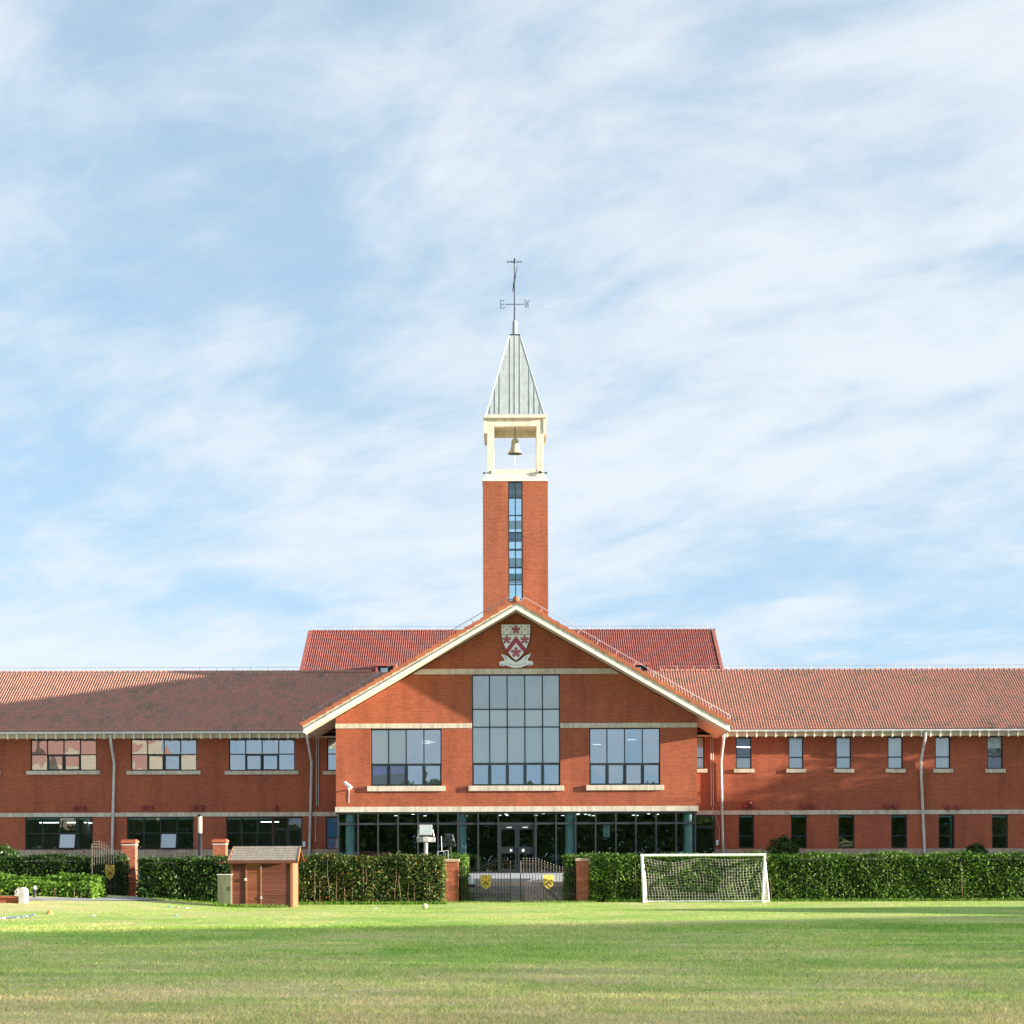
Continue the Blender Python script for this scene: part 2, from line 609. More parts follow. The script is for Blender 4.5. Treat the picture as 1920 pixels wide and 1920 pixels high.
M['black'] = plain('black_paint', (0.02, 0.02, 0.022), 0.5)
M['vent'] = plain('vent_red', (0.22, 0.02, 0.022), 0.4, var=0.1)
M['gate'] = plain('gate_iron', (0.07, 0.06, 0.052), 0.3, 0.5, var=0.1)
M['gold'] = plain('gilt_shield', (0.72, 0.5, 0.1), 0.4, 0.35, var=0.12, scale=6)
M['gold_dark'] = plain('dark_gilt', (0.2, 0.13, 0.03), 0.5, 0.3)  # darker gilt colour of the chevron and emblems on the shields
def loose_brick(name):
    k = NT(name)
    i = k.island()
    n = k.noise(k.pos(), 22, 4, 0.65)
    c = k.ramp(i, [(0.0, (0.28, 0.065, 0.035)), (0.5, (0.4, 0.105, 0.05)), (1.0, (0.5, 0.15, 0.075))])
    k.color(k.mix(0.3, c, k.ramp(n, [(0.3, (0.2, 0.05, 0.03)), (0.7, (0.55, 0.2, 0.12))])))
    return k.set(0.85, 0, 0.25, k.bump(n, 0.2, 0.01))
M['pier_brick'] = loose_brick('pier_brick')
M['mortar'] = plain('mortar', (0.34, 0.26, 0.2), 0.9, var=0.1, scale=8)
M['cap'] = plain('pier_cap_stone', (0.42, 0.31, 0.22), 0.8, var=0.15, scale=5, bump=0.2)
def wood_mat(name, a, b):
    k = NT(name)
    i = k.island()
    g = k.noise(k.mapping(k.pos(), (2.5, 2.5, 30)), 1.5, 4, 0.6)
    c = k.ramp(g, [(0.3, a), (0.7, b)])
    c = k.mix(1.0, c, k.ramp(i, [(0, (0.78, 0.78, 0.78)), (1, (1.2, 1.15, 1.1))]), 'MULTIPLY')
    k.color(c)
    return k.set(0.65, 0, 0.3, k.bump(g, 0.15, 0.01))
M['plank'] = wood_mat('shed_plank', (0.12, 0.04, 0.026), (0.2, 0.07, 0.045))
M['plank_warm'] = wood_mat('shed_door_plank', (0.2, 0.065, 0.032), (0.3, 0.105, 0.052))
M['post_wood'] = wood_mat('shed_corner', (0.3, 0.13, 0.065), (0.4, 0.19, 0.1))
M['shingle'] = tile_mat('shed_shingle', [(0.1, (0.24, 0.22, 0.18)), (0.5, (0.3, 0.28, 0.23)), (0.9, (0.36, 0.33, 0.27))])
M['cabinet'] = plain('cabinet_paint', (0.19, 0.205, 0.135), 0.35, 0.25, dirt=0.55, var=0.06)
M['path'] = plain('path_paving', (0.3, 0.31, 0.33), 0.7, var=0.15, scale=2, bump=0.15)
M['step_dark'] = plain('step_granite', (0.3, 0.26, 0.24), 0.7, var=0.18, scale=3, bump=0.1)
M['step_light'] = plain('step_sandstone', (0.55, 0.44, 0.33), 0.75, var=0.1, scale=3, bump=0.1)
M['step_grey'] = plain('step_grey_stone', (0.4, 0.42, 0.45), 0.7, var=0.12, scale=3, bump=0.1)
M['net'] = plain('net_cord', (0.6, 0.58, 0.5), 0.8, var=0.08)
M['soil'] = plain('hedge_interior', (0.012, 0.016, 0.007), 1.0, var=0.3, scale=5)  # near-black colour standing in for the shaded inside of hedges and shrubs
M['bark'] = plain('bark', (0.16, 0.1, 0.065), 0.9, var=0.25, scale=6, bump=0.4)
M['stem'] = plain('hedge_stem', (0.24, 0.16, 0.1), 0.85, var=0.2, scale=8)
M['hedge'] = leaf_mat('hedge_leaf', [(0.15, (0.025, 0.065, 0.008)), (0.45, (0.075, 0.165, 0.018)), (0.75, (0.13, 0.235, 0.03)), (0.97, (0.2, 0.29, 0.05))])
M['hedge_dark'] = leaf_mat('dark_hedge_leaf', [(0.15, (0.016, 0.045, 0.01)), (0.55, (0.04, 0.095, 0.016)), (0.85, (0.09, 0.16, 0.028)), (0.98, (0.24, 0.3, 0.12))], 0.36)
M['hedge_rust'] = leaf_mat('rusty_hedge_leaf', [(0.12, (0.02, 0.05, 0.01)), (0.45, (0.055, 0.11, 0.018)), (0.68, (0.12, 0.17, 0.03)), (0.82, (0.25, 0.26, 0.07)), (0.95, (0.36, 0.11, 0.035))])
M['hedge_bright'] = leaf_mat('bright_hedge_leaf', [(0.15, (0.05, 0.12, 0.012)), (0.5, (0.11, 0.24, 0.02)), (0.9, (0.22, 0.38, 0.04))])
M['tree'] = leaf_mat('tree_leaf', [(0.15, (0.04, 0.075, 0.014)), (0.5, (0.1, 0.155, 0.03)), (0.9, (0.2, 0.23, 0.05))])
M['turf'] = turf_mat('turf')
M['blade'] = turf_mat('grass_blade', False)
M['tuft'] = leaf_mat('tuft_blade', [(0.1, (0.1, 0.22, 0.02)), (0.6, (0.16, 0.33, 0.03)), (1.0, (0.28, 0.4, 0.06))], 0.6, 0.3)
M['ball'] = plain('ball_leather', (0.62, 0.55, 0.3), 0.6, var=0.25, scale=9)
M['lampglass'] = plain('lamp_diffuser', (0.75, 0.66, 0.42), 0.4, var=0.04)
M['lamp_pane'] = plain('lamp_pane', (0.42, 0.48, 0.5), 0.25, var=0.1, scale=4)
M['concrete'] = plain('pale_concrete', (0.5, 0.48, 0.42), 0.8, var=0.12, scale=4, bump=0.2)
M['red_led'] = plain('red_sign', (0.2, 0.02, 0.015), 0.6)
M['teal'] = plain('teal_plastic', (0.05, 0.4, 0.45), 0.5)
M['pink'] = plain('pink_plastic', (0.6, 0.25, 0.25), 0.5)
M['orange'] = plain('orange_plastic', (0.75, 0.3, 0.08), 0.5)
M['chair'] = plain('chair_shell', (0.12, 0.22, 0.4), 0.5)
M['tan_wall'] = plain('tan_render', (0.45, 0.37, 0.28), 0.8)

# ------------------------------------------------------------------ the ground
def H(x, y):
    x = np.asarray(x, dtype=float)
    y = np.asarray(y, dtype=float)
    left = sstep(52, 72, y) * (1 - sstep(-18, -8.5, x))
    back = sstep(78, 80.5, y) * sstep(3.4, 4.4, np.abs(x - 0.25))
    return 0.5 * np.maximum(left, back)
xs = np.unique(np.concatenate([np.linspace(-420, 420, 29), np.arange(-40, 40.1, 2.0), np.arange(-18, -8, 0.35), np.arange(-5, 6, 0.5)]))
ys = np.unique(np.concatenate([np.linspace(-300, 700, 26), np.arange(8, 58, 2.5), np.arange(50, 84, 0.5)]))
gx, gy = np.meshgrid(xs, ys)
gz = H(gx, gy) + 0.012 * np.sin(gx * 0.9 + 1.3 * np.sin(gy * 0.31)) * np.sin(gy * 0.7) * (gy < 72)
gv = np.stack([gx, gy, gz], -1).reshape(-1, 3)
nx, ny = len(xs), len(ys)
ii, jj = np.meshgrid(np.arange(nx - 1), np.arange(ny - 1))
b = (jj * nx + ii).ravel()
gf = np.stack([b, b + 1, b + nx + 1, b + nx], -1)
me = mesh_np('ground', gv, gf, True)
me.materials.append(M['turf'])
ground = link(bpy.data.objects.new('ground', me))
ground['kind'] = 'structure'

# blades of the near turf, thinning out with distance
def blades(name, x, y, z, hgt, wid, mat, parent=None, lean=0.6):
    n = len(x)
    a = rng.uniform(0, 2 * np.pi, n)
    l = rng.normal(0, lean, n) * hgt
    la = rng.uniform(0, 2 * np.pi, n)
    v = np.empty((n, 3, 3))
    dx, dy = np.cos(a) * wid / 2, np.sin(a) * wid / 2
    v[:, 0] = np.stack([x - dx, y - dy, z - 0.004], -1)
    v[:, 1] = np.stack([x + dx, y + dy, z - 0.004], -1)
    v[:, 2] = np.stack([x + np.cos(la) * l, y + np.sin(la) * l, z + hgt], -1)
    me = mesh_np(name, v.reshape(-1, 3), np.arange(n * 3).reshape(-1, 3))
    me.materials.append(mat)
    o = link(bpy.data.objects.new(name, me), parent)
    o['kind'] = 'stuff'
    return o
n = 190000
yb = 18.5 + 33 * rng.random(n) ** 1.9
xb = (rng.random(n) * 2 - 1) * (yb * 0.275 + 0.6)
n2 = 110000
yf_ = 46 + 30.5 * rng.random(n2)
yb = np.concatenate([yb, yf_])
xb = np.concatenate([xb, (rng.random(n2) * 2 - 1) * (yf_ * 0.275 + 0.6)])
n += n2
ok_ = ~((yb > 72) & (xb > -16) & (xb < -2)) & ~((xb < -12.2) & (yb > 65.0))
xb, yb = xb[ok_], yb[ok_]
n = len(xb)
gr = blades('grass', xb, yb, H(xb, yb) + 0.0, np.where(yb > 50, rng.uniform(0.008, 0.02, n), rng.uniform(0.02, 0.06, n)), rng.uniform(0.006, 0.013, n) * (0.6 + yb / 45), M['blade'], None, 1.3)
tag(gr, 'short mown patchy grass covering the playing field in the foreground', 'grass')

# worn touch line on the field
k = NT('worn_line_paint')
k.t.nodes.remove(k.b)
df = k.n('ShaderNodeBsdfDiffuse')
df.inputs['Color'].default_value = (0.72, 0.71, 0.52, 1)
tr = k.n('ShaderNodeBsdfTransparent')
mx = k.n('ShaderNodeMixShader')
k.l(k.ramp(k.noise(k.pos(), 3.0, 5, 0.7), [(0.46, 0.0), (0.66, 0.4)]), mx.inputs[0])
k.l(tr.outputs[0], mx.inputs[1])
k.l(df.outputs[0], mx.inputs[2])
k.l(mx.outputs[0], k.o.inputs[0])
M['line'] = k.m
def strip(pts, w, dz, fn=H):
    mb = MB()
    P = []
    for i, p in enumerate(pts):
        a = Vector(pts[max(0, i - 1)])
        c = Vector(pts[min(len(pts) - 1, i + 1)])
        d = (c - a).normalized()
        nn = Vector((-d.y, d.x))
        ww = w[i] if isinstance(w, (list, tuple)) else w
        row = []
        for s in (-0.5, -0.17, 0.17, 0.5):
            q = Vector(p) + nn * ww * s
            row.append((q.x, q.y, float(fn(q.x, q.y)) + dz))
        P.append(row)
    for i in range(len(P) - 1):
        for j in range(3):
            mb.quad(P[i][j], P[i + 1][j], P[i + 1][j + 1], P[i][j + 1])
    return mb
ln = strip([(-7.0 + 0.075 * t, 20 + t * 1.0) for t in range(0, 40, 2)], 0.15, 0.02).build('pitch_line', M['line'])
ln['kind'] = 'structure'

pth = [(-30, 62.5), (-24, 63.8), (-20, 64.9), (-16.6, 66.3), (-15, 67.6), (-13.9, 69.6), (-13.4, 72), (-13.3, 76), (-13.3, 84.5)]
path = strip(pth, 1.35, 0.02).build('path', M['path'])
path['kind'] = 'structure'

plaza = MB()
plaza.box(-40, 40, 84.4, 101, 0.3, 1.0)
pz = plaza.build('plaza', M['step_grey'])
pz['kind'] = 'structure'
st = thing('stone_steps', 'wide stone steps rising behind the double iron gate', 'steps', (0.25, 80.4, 0))
for i in range(4):
    MB().box(-3.1, 3.6, 80.2 + i * 0.36, 82.6, i * 0.14 + 0.002 * i - 0.02, (i + 1) * 0.14).build('step', M['step_dark'], st)
MB().box(-3.2, 3.7, 82.1, 83.2, 0.3, 0.73).build('step', M['step_light'], st)
MB().box(-3.2, 3.7, 82.9, 83.9, 0.4, 0.86).build('step', M['step_grey'], st)
MB().box(-3.2, 3.7, 83.6, 84.38, 0.5, 1.0).build('step', M['step_grey'], st)

# ------------------------------------------------------------------ building helpers
def wall_front(x0, x1, z0, top, holes, y, depth=0.16):
    """facade sheet at distance y with rectangular openings and brick reveals; top is a number or f(x)"""
    mb = MB()
    tf = top if callable(top) else (lambda x: top)
    br = sorted(set([x0, x1] + [h[0] for h in holes] + [h[1] for h in holes] + ([0.23] if callable(top) else [])))
    br = [q for q in br if x0 - 1e-6 <= q <= x1 + 1e-6]
    for a, c in zip(br[:-1], br[1:]):
        m = (a + c) / 2
        hs = sorted([h for h in holes if h[0] < m < h[1]], key=lambda h: h[2])
        z = z0
        for h in hs:
            if h[2] > z + 1e-4:
                mb.quad((a, y, z), (c, y, z), (c, y, h[2]), (a, y, h[2]))
            z = h[3]
        if tf(m) > z + 1e-3:
            mb.quad((a, y, z), (c, y, z), (c, y, tf(c)), (a, y, tf(a)))
    for (a, c, p, q) in holes:
        e = y + depth
        mb.quad((a, y, p), (a, e, p), (a, e, q), (a, y, q))
        mb.quad((c, y, p), (c, y, q), (c, e, q), (c, e, p))
        mb.quad((a, y, q), (a, e, q), (c, e, q), (c, y, q))
        mb.quad((a, y, p), (c, y, p), (c, e, p), (a, e, p))
    return mb

def window(parent, x0, x1, z0, z1, yw, ncol, rows, glass, sill=None, recess=0.1, blinds=None, opened=(), fw=0.055, name='window', skip=(), glass_at=None, sash=()):
    """frame is the part; panes, blinds and sill are its sub-parts. rows: transom heights. blinds: {(c, r): (material, drop 0..1)}"""
    y = yw + recess
    mb = MB()
    mb.box(x0, x0 + fw, y, y + 0.07, z0, z1)
    mb.box(x1 - fw, x1, y, y + 0.07, z0, z1)
    mb.box(x0 + fw, x1 - fw, y, y + 0.07, z0, z0 + fw)
    mb.box(x0 + fw, x1 - fw, y, y + 0.07, z1 - fw, z1)
    xe = [x0 + (x1 - x0) * i / ncol for i in range(ncol + 1)]
    ze = [z0] + list(rows) + [z1]
    for q in xe[1:-1]:
        mb.box(q - fw / 2, q + fw / 2, y + 0.002, y + 0.068, z0 + fw, z1 - fw)
    for q in rows:
        for c in range(ncol):
            mb.box(xe[c] + (fw if c == 0 else fw / 2), xe[c + 1] - (fw if c == ncol - 1 else fw / 2), y + 0.004, y + 0.066, q - fw / 2, q + fw / 2)
    for (c, r) in sash:                      # a second, inner casement frame
        a, d, p, q = xe[c] + fw * 0.6, xe[c + 1] - fw * 0.6, ze[r] + fw * 0.6, ze[r + 1] - fw * 0.6
        for (i0, i1, k0, k1) in ((a, a + 0.05, p, q), (d - 0.05, d, p, q), (a + 0.05, d - 0.05, p, p + 0.05), (a + 0.05, d - 0.05, q - 0.05, q)):
            mb.box(i0, i1, y - 0.012, y + 0.05, k0, k1)
    w = mb.build(name, M['frame'], parent)
    for c in range(ncol):
        for r in range(len(ze) - 1):
            if (c, r) in skip:
                continue
            a, d = xe[c] + fw / 2, xe[c + 1] - fw / 2
            p, q = ze[r] + fw / 2, ze[r + 1] - fw / 2
            if blinds and (c, r) in blinds and blinds[(c, r)][1] == 1.0 and glass is M['glass']:
                g = M['glass_clear']
            else:
                g = glass
            g = glass_at[(c, r)] if glass_at and (c, r) in glass_at else g
            if (c, r) in opened:             # top-hung light swung outwards
                t = R(20)
                e = MB()
                hgt = q - p
                dz, dy = -hgt * math.cos(t), -hgt * math.sin(t)
                A, B = (a, y, q), (d, y, q)
                C, D = (d, y + dy, q + dz), (a, y + dy, q + dz)
                e.bar(A, D, 0.05, 0.04, (0, 1, 0)); e.bar(B, C, 0.05, 0.04, (0, 1, 0)); e.bar(D, C, 0.05, 0.04); e.bar(A, B, 0.05, 0.04)
                e.build('casement', M['frame'], w)
                e = MB()
                nv = Vector((0, -math.cos(t), math.sin(t))) * 0.006
                qa = [Vector(v) + nv for v in (D, C, B, A)]
                qb = [Vector(v) - nv for v in (D, C, B, A)]
                e.hexa(qb, qa)
                e.build('pane', M['glass_mirror'], w)
                continue
            jit = rng.uniform(-0.007, 0.007, 2)
            yy = y + 0.03
            e = MB()
            e.hexa([(a, yy + 0.008, p), (d, yy + 0.008, p), (d, yy + 0.008, q), (a, yy + 0.008, q)],
                   [(a, yy + jit[0], p), (d, yy - jit[0], p), (d, yy - jit[0] + jit[1], q), (a, yy + jit[0] + jit[1], q)])
            e.build('pane', g, w)
            if blinds and (c, r) in blinds:
                bm, drop = blinds[(c, r)]
                zb = q - (q - p) * drop
                MB().box(a - 0.01, d + 0.01, yy + 0.04, yy + 0.05, zb, q + 0.01).build('blind', bm, w)
    if sill:
        sx, sh, sd = sill
        MB().box(x0 - sx, x1 + sx, yw - sd, yw + recess, z0 - sh, z0 - 0.004).build('sill', M['stone'], w, bevel=0.012)
    return w

def tile_unit(p, L, A=0.06, rolls=2, seg=6):
    """one interlocking tile: x across, y up the slope, z out of the roof"""
    W = p * rolls
    nseg = rolls * seg
    vs, fs = [], []
    for i in range(nseg + 1):
        u = W * i / nseg
        z = A * (0.5 - 0.5 * math.cos(2 * math.pi * u / p)) ** 1.25
        vs += [(u, 0.0, z - 0.012), (u, 0.0, z + 0.007), (u, L + 0.03, z + 0.001)]
    for i in range(nseg):
        a, c = i * 3, i * 3 + 3
        fs += [(a, c, c + 1, a + 1), (a + 1, c + 1, c + 2, a + 2)]
    return np.array(vs), np.array(fs), W

def roof_tiles(roof, org, ex, ey, ez, ncol, nrow, p, L, mat, nobj=0, pick=None, keep=None):
    """tiles over a slope: the nobj best by pick() as objects, the others joined"""
    v, f, W = tile_unit(p, L)
    ex, ey, ez, org = map(Vector, (ex, ey, ez, org))
    rot = Matrix((ex, ey, ez)).transposed()
    me = mesh_np('tile', v, f, True)
    for poly in me.polygons:
        if poly.index % 2 == 0:
            poly.use_smooth = False
    me.materials.append(mat)
    cells = [(c, r) for r in range(nrow) for c in range(ncol)]
    at = lambda c, r: org + ex * (c * W) + ey * (r * L)
    if keep:
        cells = [q for q in cells if keep(at(*q) + ex * W / 2 + ey * L / 2)]
    chosen = set()
    if nobj:
        ok = [q for q in cells if pick(at(*q) + ex * W / 2) is not None]
        ok.sort(key=lambda q: pick(at(*q) + ex * W / 2))
        chosen = set(ok[:nobj])
    for q in chosen:
        inst('tile', me, roof, at(*q), mat3=rot)
    rest = [q for q in cells if q not in chosen]
    if rest:
        P = np.array([at(*q) - origin_of(roof) for q in rest])
        Rm = np.array(rot)
        vv = (v @ Rm.T)[None] + P[:, None, :]
        vv = vv + (rng.uniform(-0.004, 0.004, (len(rest), 1, 1)) * np.array(ez)[None, None, :])
        ff = f[None] + (np.arange(len(rest)) * len(v))[:, None, None]
        me2 = mesh_np('tiling', vv.reshape(-1, 3), ff.reshape(-1, f.shape[1]), True)
        me2.materials.append(mat)
        o = link(bpy.data.objects.new('tiling', me2), roof)
        o['kind'] = 'stuff'

def ridge_caps(roof, x0, x1, y, z, pitch, mat, r=0.12):
    mb = MB()
    n = 7
    vs, fs = [], []
    for (x, rr) in ((0, r), (pitch * 0.93, r * 0.92), (pitch * 0.93, r * 1.12), (pitch * 1.03, r * 1.12)):
        for i in range(n):
            t = math.pi * (i / (n - 1)) * 1.0
            vs.append((x, math.cos(t) * rr * 1.15, math.sin(t) * rr - 0.03))
    for s in range(3):
        for i in range(n - 1):
            a = s * n + i
            fs.append((a, a + n, a + n + 1, a + 1))
    fs.append(tuple(range(n)))
    fs.append(tuple(reversed(range(3 * n, 4 * n))))
    mb.add(vs, fs)
    me = bpy.data.meshes.new('ridge_tile')
    me.from_pydata(mb.v, [], mb.f)
    me.materials.append(mat)
    x = x0
    while x < x1 - 0.02:
        inst('ridge_tile', me, roof, (x, y, z))
        x += pitch

SL = math.radians(30)
TS, CS, SS = math.tan(SL), math.cos(SL), math.sin(SL)
AX = 0.23                                # axis of the gabled hall and the tower

# ------------------------------------------------------------------ gabled hall
YG = 95.0
YR = 93.4                                # front of the roof overhang
APEX = 13.97
HX0, HX1 = PX(630, 1450, YG), PX(1307, 1450, YG)
deck_z = lambda x: APEX - TS * abs(x - AX)
hall = thing('school_hall', 'central red brick block with a wide gable and a tall middle window', 'building', (AX, YG, 1.0))
gz_ = lambda y: PZ(960, y, YG)
gx_ = lambda x, y=1420: PX(x, y, YG)
wins = {'mid': (gx_(885), gx_(1050.5), gz_(1473), gz_(1264.5)),
        'l': (gx_(695), gx_(828), gz_(1473), gz_(1366)),
        'r': (gx_(1105), gx_(1238), gz_(1472.5), gz_(1365.5))}
zC0, zC1 = gz_(1522), gz_(1512)
MBw = wall_front(HX0, HX1, zC1 - 0.01, lambda x: deck_z(x) - 0.36, list(wins.values()), YG)
MBw.quad((HX0, YG, zC0 - 0.1), (HX0, YG + 12, zC0 - 0.1), (HX0, YG + 12, 8.2), (HX0, YG, deck_z(HX0) - 0.36))
MBw.quad((HX1, YG, zC0 - 0.1), (HX1, YG + 12, zC0 - 0.1), (HX1, YG + 12, 8.2), (HX1, YG, deck_z(HX1) - 0.36))
MBw.build('wall', M['brick'], hall)
MB().box(HX0 - 0.05, HX1 + 0.05, YG - 0.06, YG + 0.3, zC0, zC1).build('stone_band', M['stone'], hall, bevel=0.01)
zB0, zB1 = gz_(1365), gz_(1356)
MB().box(HX0 - 0.02, wins['mid'][0] - 0.002, YG - 0.035, YG + 0.05, zB0, zB1).build('stone_band', M['stone'], hall, bevel=0.008)
MB().box(wins['mid'][1] + 0.002, HX1 + 0.02, YG - 0.035, YG + 0.05, zB0, zB1).build('stone_band', M['stone'], hall, bevel=0.008)
zA0, zA1 = gz_(1264), gz_(1254)
xa0, xa1 = AX - (APEX - 0.4 - zA0) / TS, AX + (APEX - 0.4 - zA0) / TS
xb0, xb1 = AX - (APEX - 0.4 - zA1) / TS, AX + (APEX - 0.4 - zA1) / TS
mb = MB(); mb.poly_y([(xa0, zA0), (xa1, zA0), (xb1, zA1), (xb0, zA1)], YG - 0.035, YG + 0.05); mb.build('stone_band', M['stone'], hall)

BL, BG = (M['blind'], 1.0), M['blind_grey']
mid_rows = [gz_(1431), gz_(1363), gz_(1329.5)]
bl = {(c, r): (M['blind'], 1.0) for c in range(5) for r in (1, 2, 3)}
for c in range(5):
    bl[(c, 3)] = (M['blind_grey'], 1.0)
window(hall, *wins['mid'], YG, 5, mid_rows, M['glass'], (0.17, 0.26, 0.12), blinds=bl, sash=[(c, 0) for c in range(5)], glass_at={(c, 0): M['glass_mirror'] for c in range(5)})
window(hall, *wins['l'], YG, 4, [gz_(1432)], M['glass'], (0.17, 0.26, 0.12), blinds={(0, 1): BL, (1, 1): BL, (2, 1): (M['blind_grey'], 0.12), (0, 0): (M['purple'], 0.5), (1, 0): (M['purple'], 0.42)}, sash=[(c, 0) for c in range(4)],
       glass_at={(2, 1): M['glass_mirror'], (3, 1): M['glass_mirror'], (2, 0): M['glass_mirror'], (3, 0): M['glass_mirror']})
window(hall, *wins['r'], YG, 4, [gz_(1432)], M['glass_mirror'], (0.17, 0.26, 0.12), blinds={(0, 1): (M['blind'], 0.25), (1, 1): (M['blind'], 0.24), (2, 1): (M['blind'], 0.31), (3, 1): (M['blind'], 0.3)}, sash=[(c, 0) for c in range(4)])
# rooms upstairs
mb = MB()
mb.box(HX0 + 0.3, HX1 - 0.3, YG + 5.5, YG + 5.6, 4.3, 8.2)
mb.box(wins['mid'][0] - 0.6, wins['mid'][1] + 0.6, YG + 5.5, YG + 5.6, 8.2, 11.0)
mb.box(HX0 + 0.3, HX1 - 0.3, YG + 0.25, YG + 5.5, 4.22, 4.3)
mb.box(wins['mid'][0] - 0.6, wins['mid'][0] - 0.5, YG + 0.3, YG + 5.5, 4.3, 11)
mb.box(wins['mid'][1] + 0.5, wins['mid'][1] + 0.6, YG + 0.3, YG + 5.5, 4.3, 11)
mb.box(HX0 + 0.3, wins['mid'][0] - 0.6, YG + 0.3, YG + 5.5, 8.1, 8.2)
mb.box(wins['mid'][1] + 0.6, HX1 - 0.3, YG + 0.3, YG + 5.5, 8.1, 8.2)
mb.box(wins['mid'][0] - 0.5, wins['mid'][1] + 0.5, YG + 0.3, YG + 5.5, 10.9, 11)
mb.build('room', M['room'], hall)
for (x, y_, z) in ((-4.2, 1.5, 7.5), (-4.0, 2.4, 7.5), (-4.3, 3.3, 7.5), (4.2, 1.4, 7.3), (6.0, 2.6, 7.6), (-1.2, 1.4, 10.3), (2.0, 1.4, 10.3)):
    MB().box(x - 0.2, x + 0.2, YG + y_, YG + y_ + 0.06, z, z + 0.03).build('ceiling_lamp', M['light'], hall)

# glazed ground floor
FL = 1.0
gxs = [633.7, 671, 708.6, 746, 783.6, 821, 858.7, 896.5, 934.5, 1004.8, 1042.8, 1079.5, 1117, 1155, 1192.5, 1230.5, 1268, 1304]
GX = [PX(q, 1560, YG) for q in gxs]
zT = gz_(1544)
ztop = zC0 - 0.03
gl = MB()
gl.box(GX[0] - 0.06, GX[-1] + 0.06, YG + 0.09, YG + 0.19, ztop - 0.07, ztop)
gl.box(GX[0] - 0.06, GX[-1] + 0.06, YG + 0.09, YG + 0.19, FL, FL + 0.08)
glo = gl.build('glazing', M['curtain_frame'], hall)
for i, q in enumerate(GX):
    MB().box(q - 0.035, q + 0.035, YG + 0.02, YG + 0.2, FL + 0.08, ztop - 0.07).build('mullion', M['curtain_frame'], glo)
for i in range(len(GX) - 1):
    a, c = GX[i] + 0.035, GX[i + 1] - 0.035
    MB().box(a, c, YG + 0.06, YG + 0.16, zT - 0.05, zT + 0.05).build('transom', M['curtain_frame'], glo)
    halves = [(a, c)] if i != 8 else [(a, (a + c) / 2 - 0.03), ((a + c) / 2 + 0.03, c)]
    for (p, q) in halves:
        MB().box(p, q, YG + 0.1, YG + 0.11, zT + 0.05, ztop - 0.07).build('pane', M['glass_dark'], glo)
    if i != 8:
        MB().box(a, c, YG + 0.1, YG + 0.11, FL + 0.08, zT - 0.05).build('pane', M['glass_dark'], glo)
# entrance doors
a, c = GX[8] + 0.04, GX[9] - 0.04
MB().box(a, c, YG + 0.06, YG + 0.15, gz_(1551), zT - 0.05).build('door_header', M['frame'], hall)
m_ = (a + c) / 2
for (p, q, hs) in ((a, m_ - 0.01, -1), (m_ + 0.01, c, 1)):
    z1 = gz_(1551.3)
    e = MB()
    e.box(p, p + 0.1, YG + 0.07, YG + 0.13, FL + 0.02, z1); e.box(q - 0.1, q, YG + 0.07, YG + 0.13, FL + 0.02, z1)
    e.box(p + 0.1, q - 0.1, YG + 0.07, YG + 0.13, z1 - 0.1, z1); e.box(p + 0.1, q - 0.1, YG + 0.07, YG + 0.13, FL + 0.02, FL + 0.2)
    e.box(p + 0.1, q - 0.1, YG + 0.07, YG + 0.13, gz_(1600), gz_(1588))
    d = e.build('door', M['frame'], hall)
    MB().box(p + 0.1, q - 0.1, YG + 0.095, YG + 0.105, gz_(1588), z1 - 0.1).build('pane', M['glass_dark'], d)
    MB().box(p + 0.1, q - 0.1, YG + 0.095, YG + 0.105, FL + 0.2, gz_(1600)).build('pane', M['glass_dark'], d)
    hx = q - 0.05 if hs < 0 else p + 0.05
    MB().box(hx - 0.015, hx + 0.015, YG + 0.02, YG + 0.07, gz_(1616), gz_(1588)).build('handle', M['curtain_frame'], d)
    lx = q - 0.28 if hs < 0 else p + 0.28
    MB().box(lx - 0.06, lx + 0.06, YG + 0.06, YG + 0.069, gz_(1597), gz_(1592)).build('notice', M['white'], d)
    MB().box(lx + hs * 0.1 - 0.13, lx + hs * 0.1 + 0.13, YG + 0.055, YG + 0.069, z1 - 0.02, z1 + 0.02).build('door_closer', M['metal_white'], d)
# lobby
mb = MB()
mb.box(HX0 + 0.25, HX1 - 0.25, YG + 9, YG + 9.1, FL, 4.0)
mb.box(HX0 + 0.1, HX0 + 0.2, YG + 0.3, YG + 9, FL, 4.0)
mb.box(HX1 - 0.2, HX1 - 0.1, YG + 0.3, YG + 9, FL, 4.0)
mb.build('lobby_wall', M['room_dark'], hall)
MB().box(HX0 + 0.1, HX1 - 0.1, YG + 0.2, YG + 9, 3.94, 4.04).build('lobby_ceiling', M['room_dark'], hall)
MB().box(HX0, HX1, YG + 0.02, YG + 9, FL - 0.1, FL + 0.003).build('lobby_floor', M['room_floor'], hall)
for q in (657, 866, 1069, 1291):
    xq = PX(q, 1560, YG + 0.5)
    MB().lathe((xq, YG + 0.5, FL), [(0.24, 0), (0.24, 2.93)], 24).build('column', M['column'], hall)
for i in range(26):
    x = rng.uniform(HX0 + 1.5, HX1 - 1.2); y_ = rng.uniform(1.2, 7.5)
    MB().lathe((x, YG + y_, 3.925), [(0.0, 0), (0.075, 0), (0.075, 0.014)], 10).build('downlight', M['light'], hall)

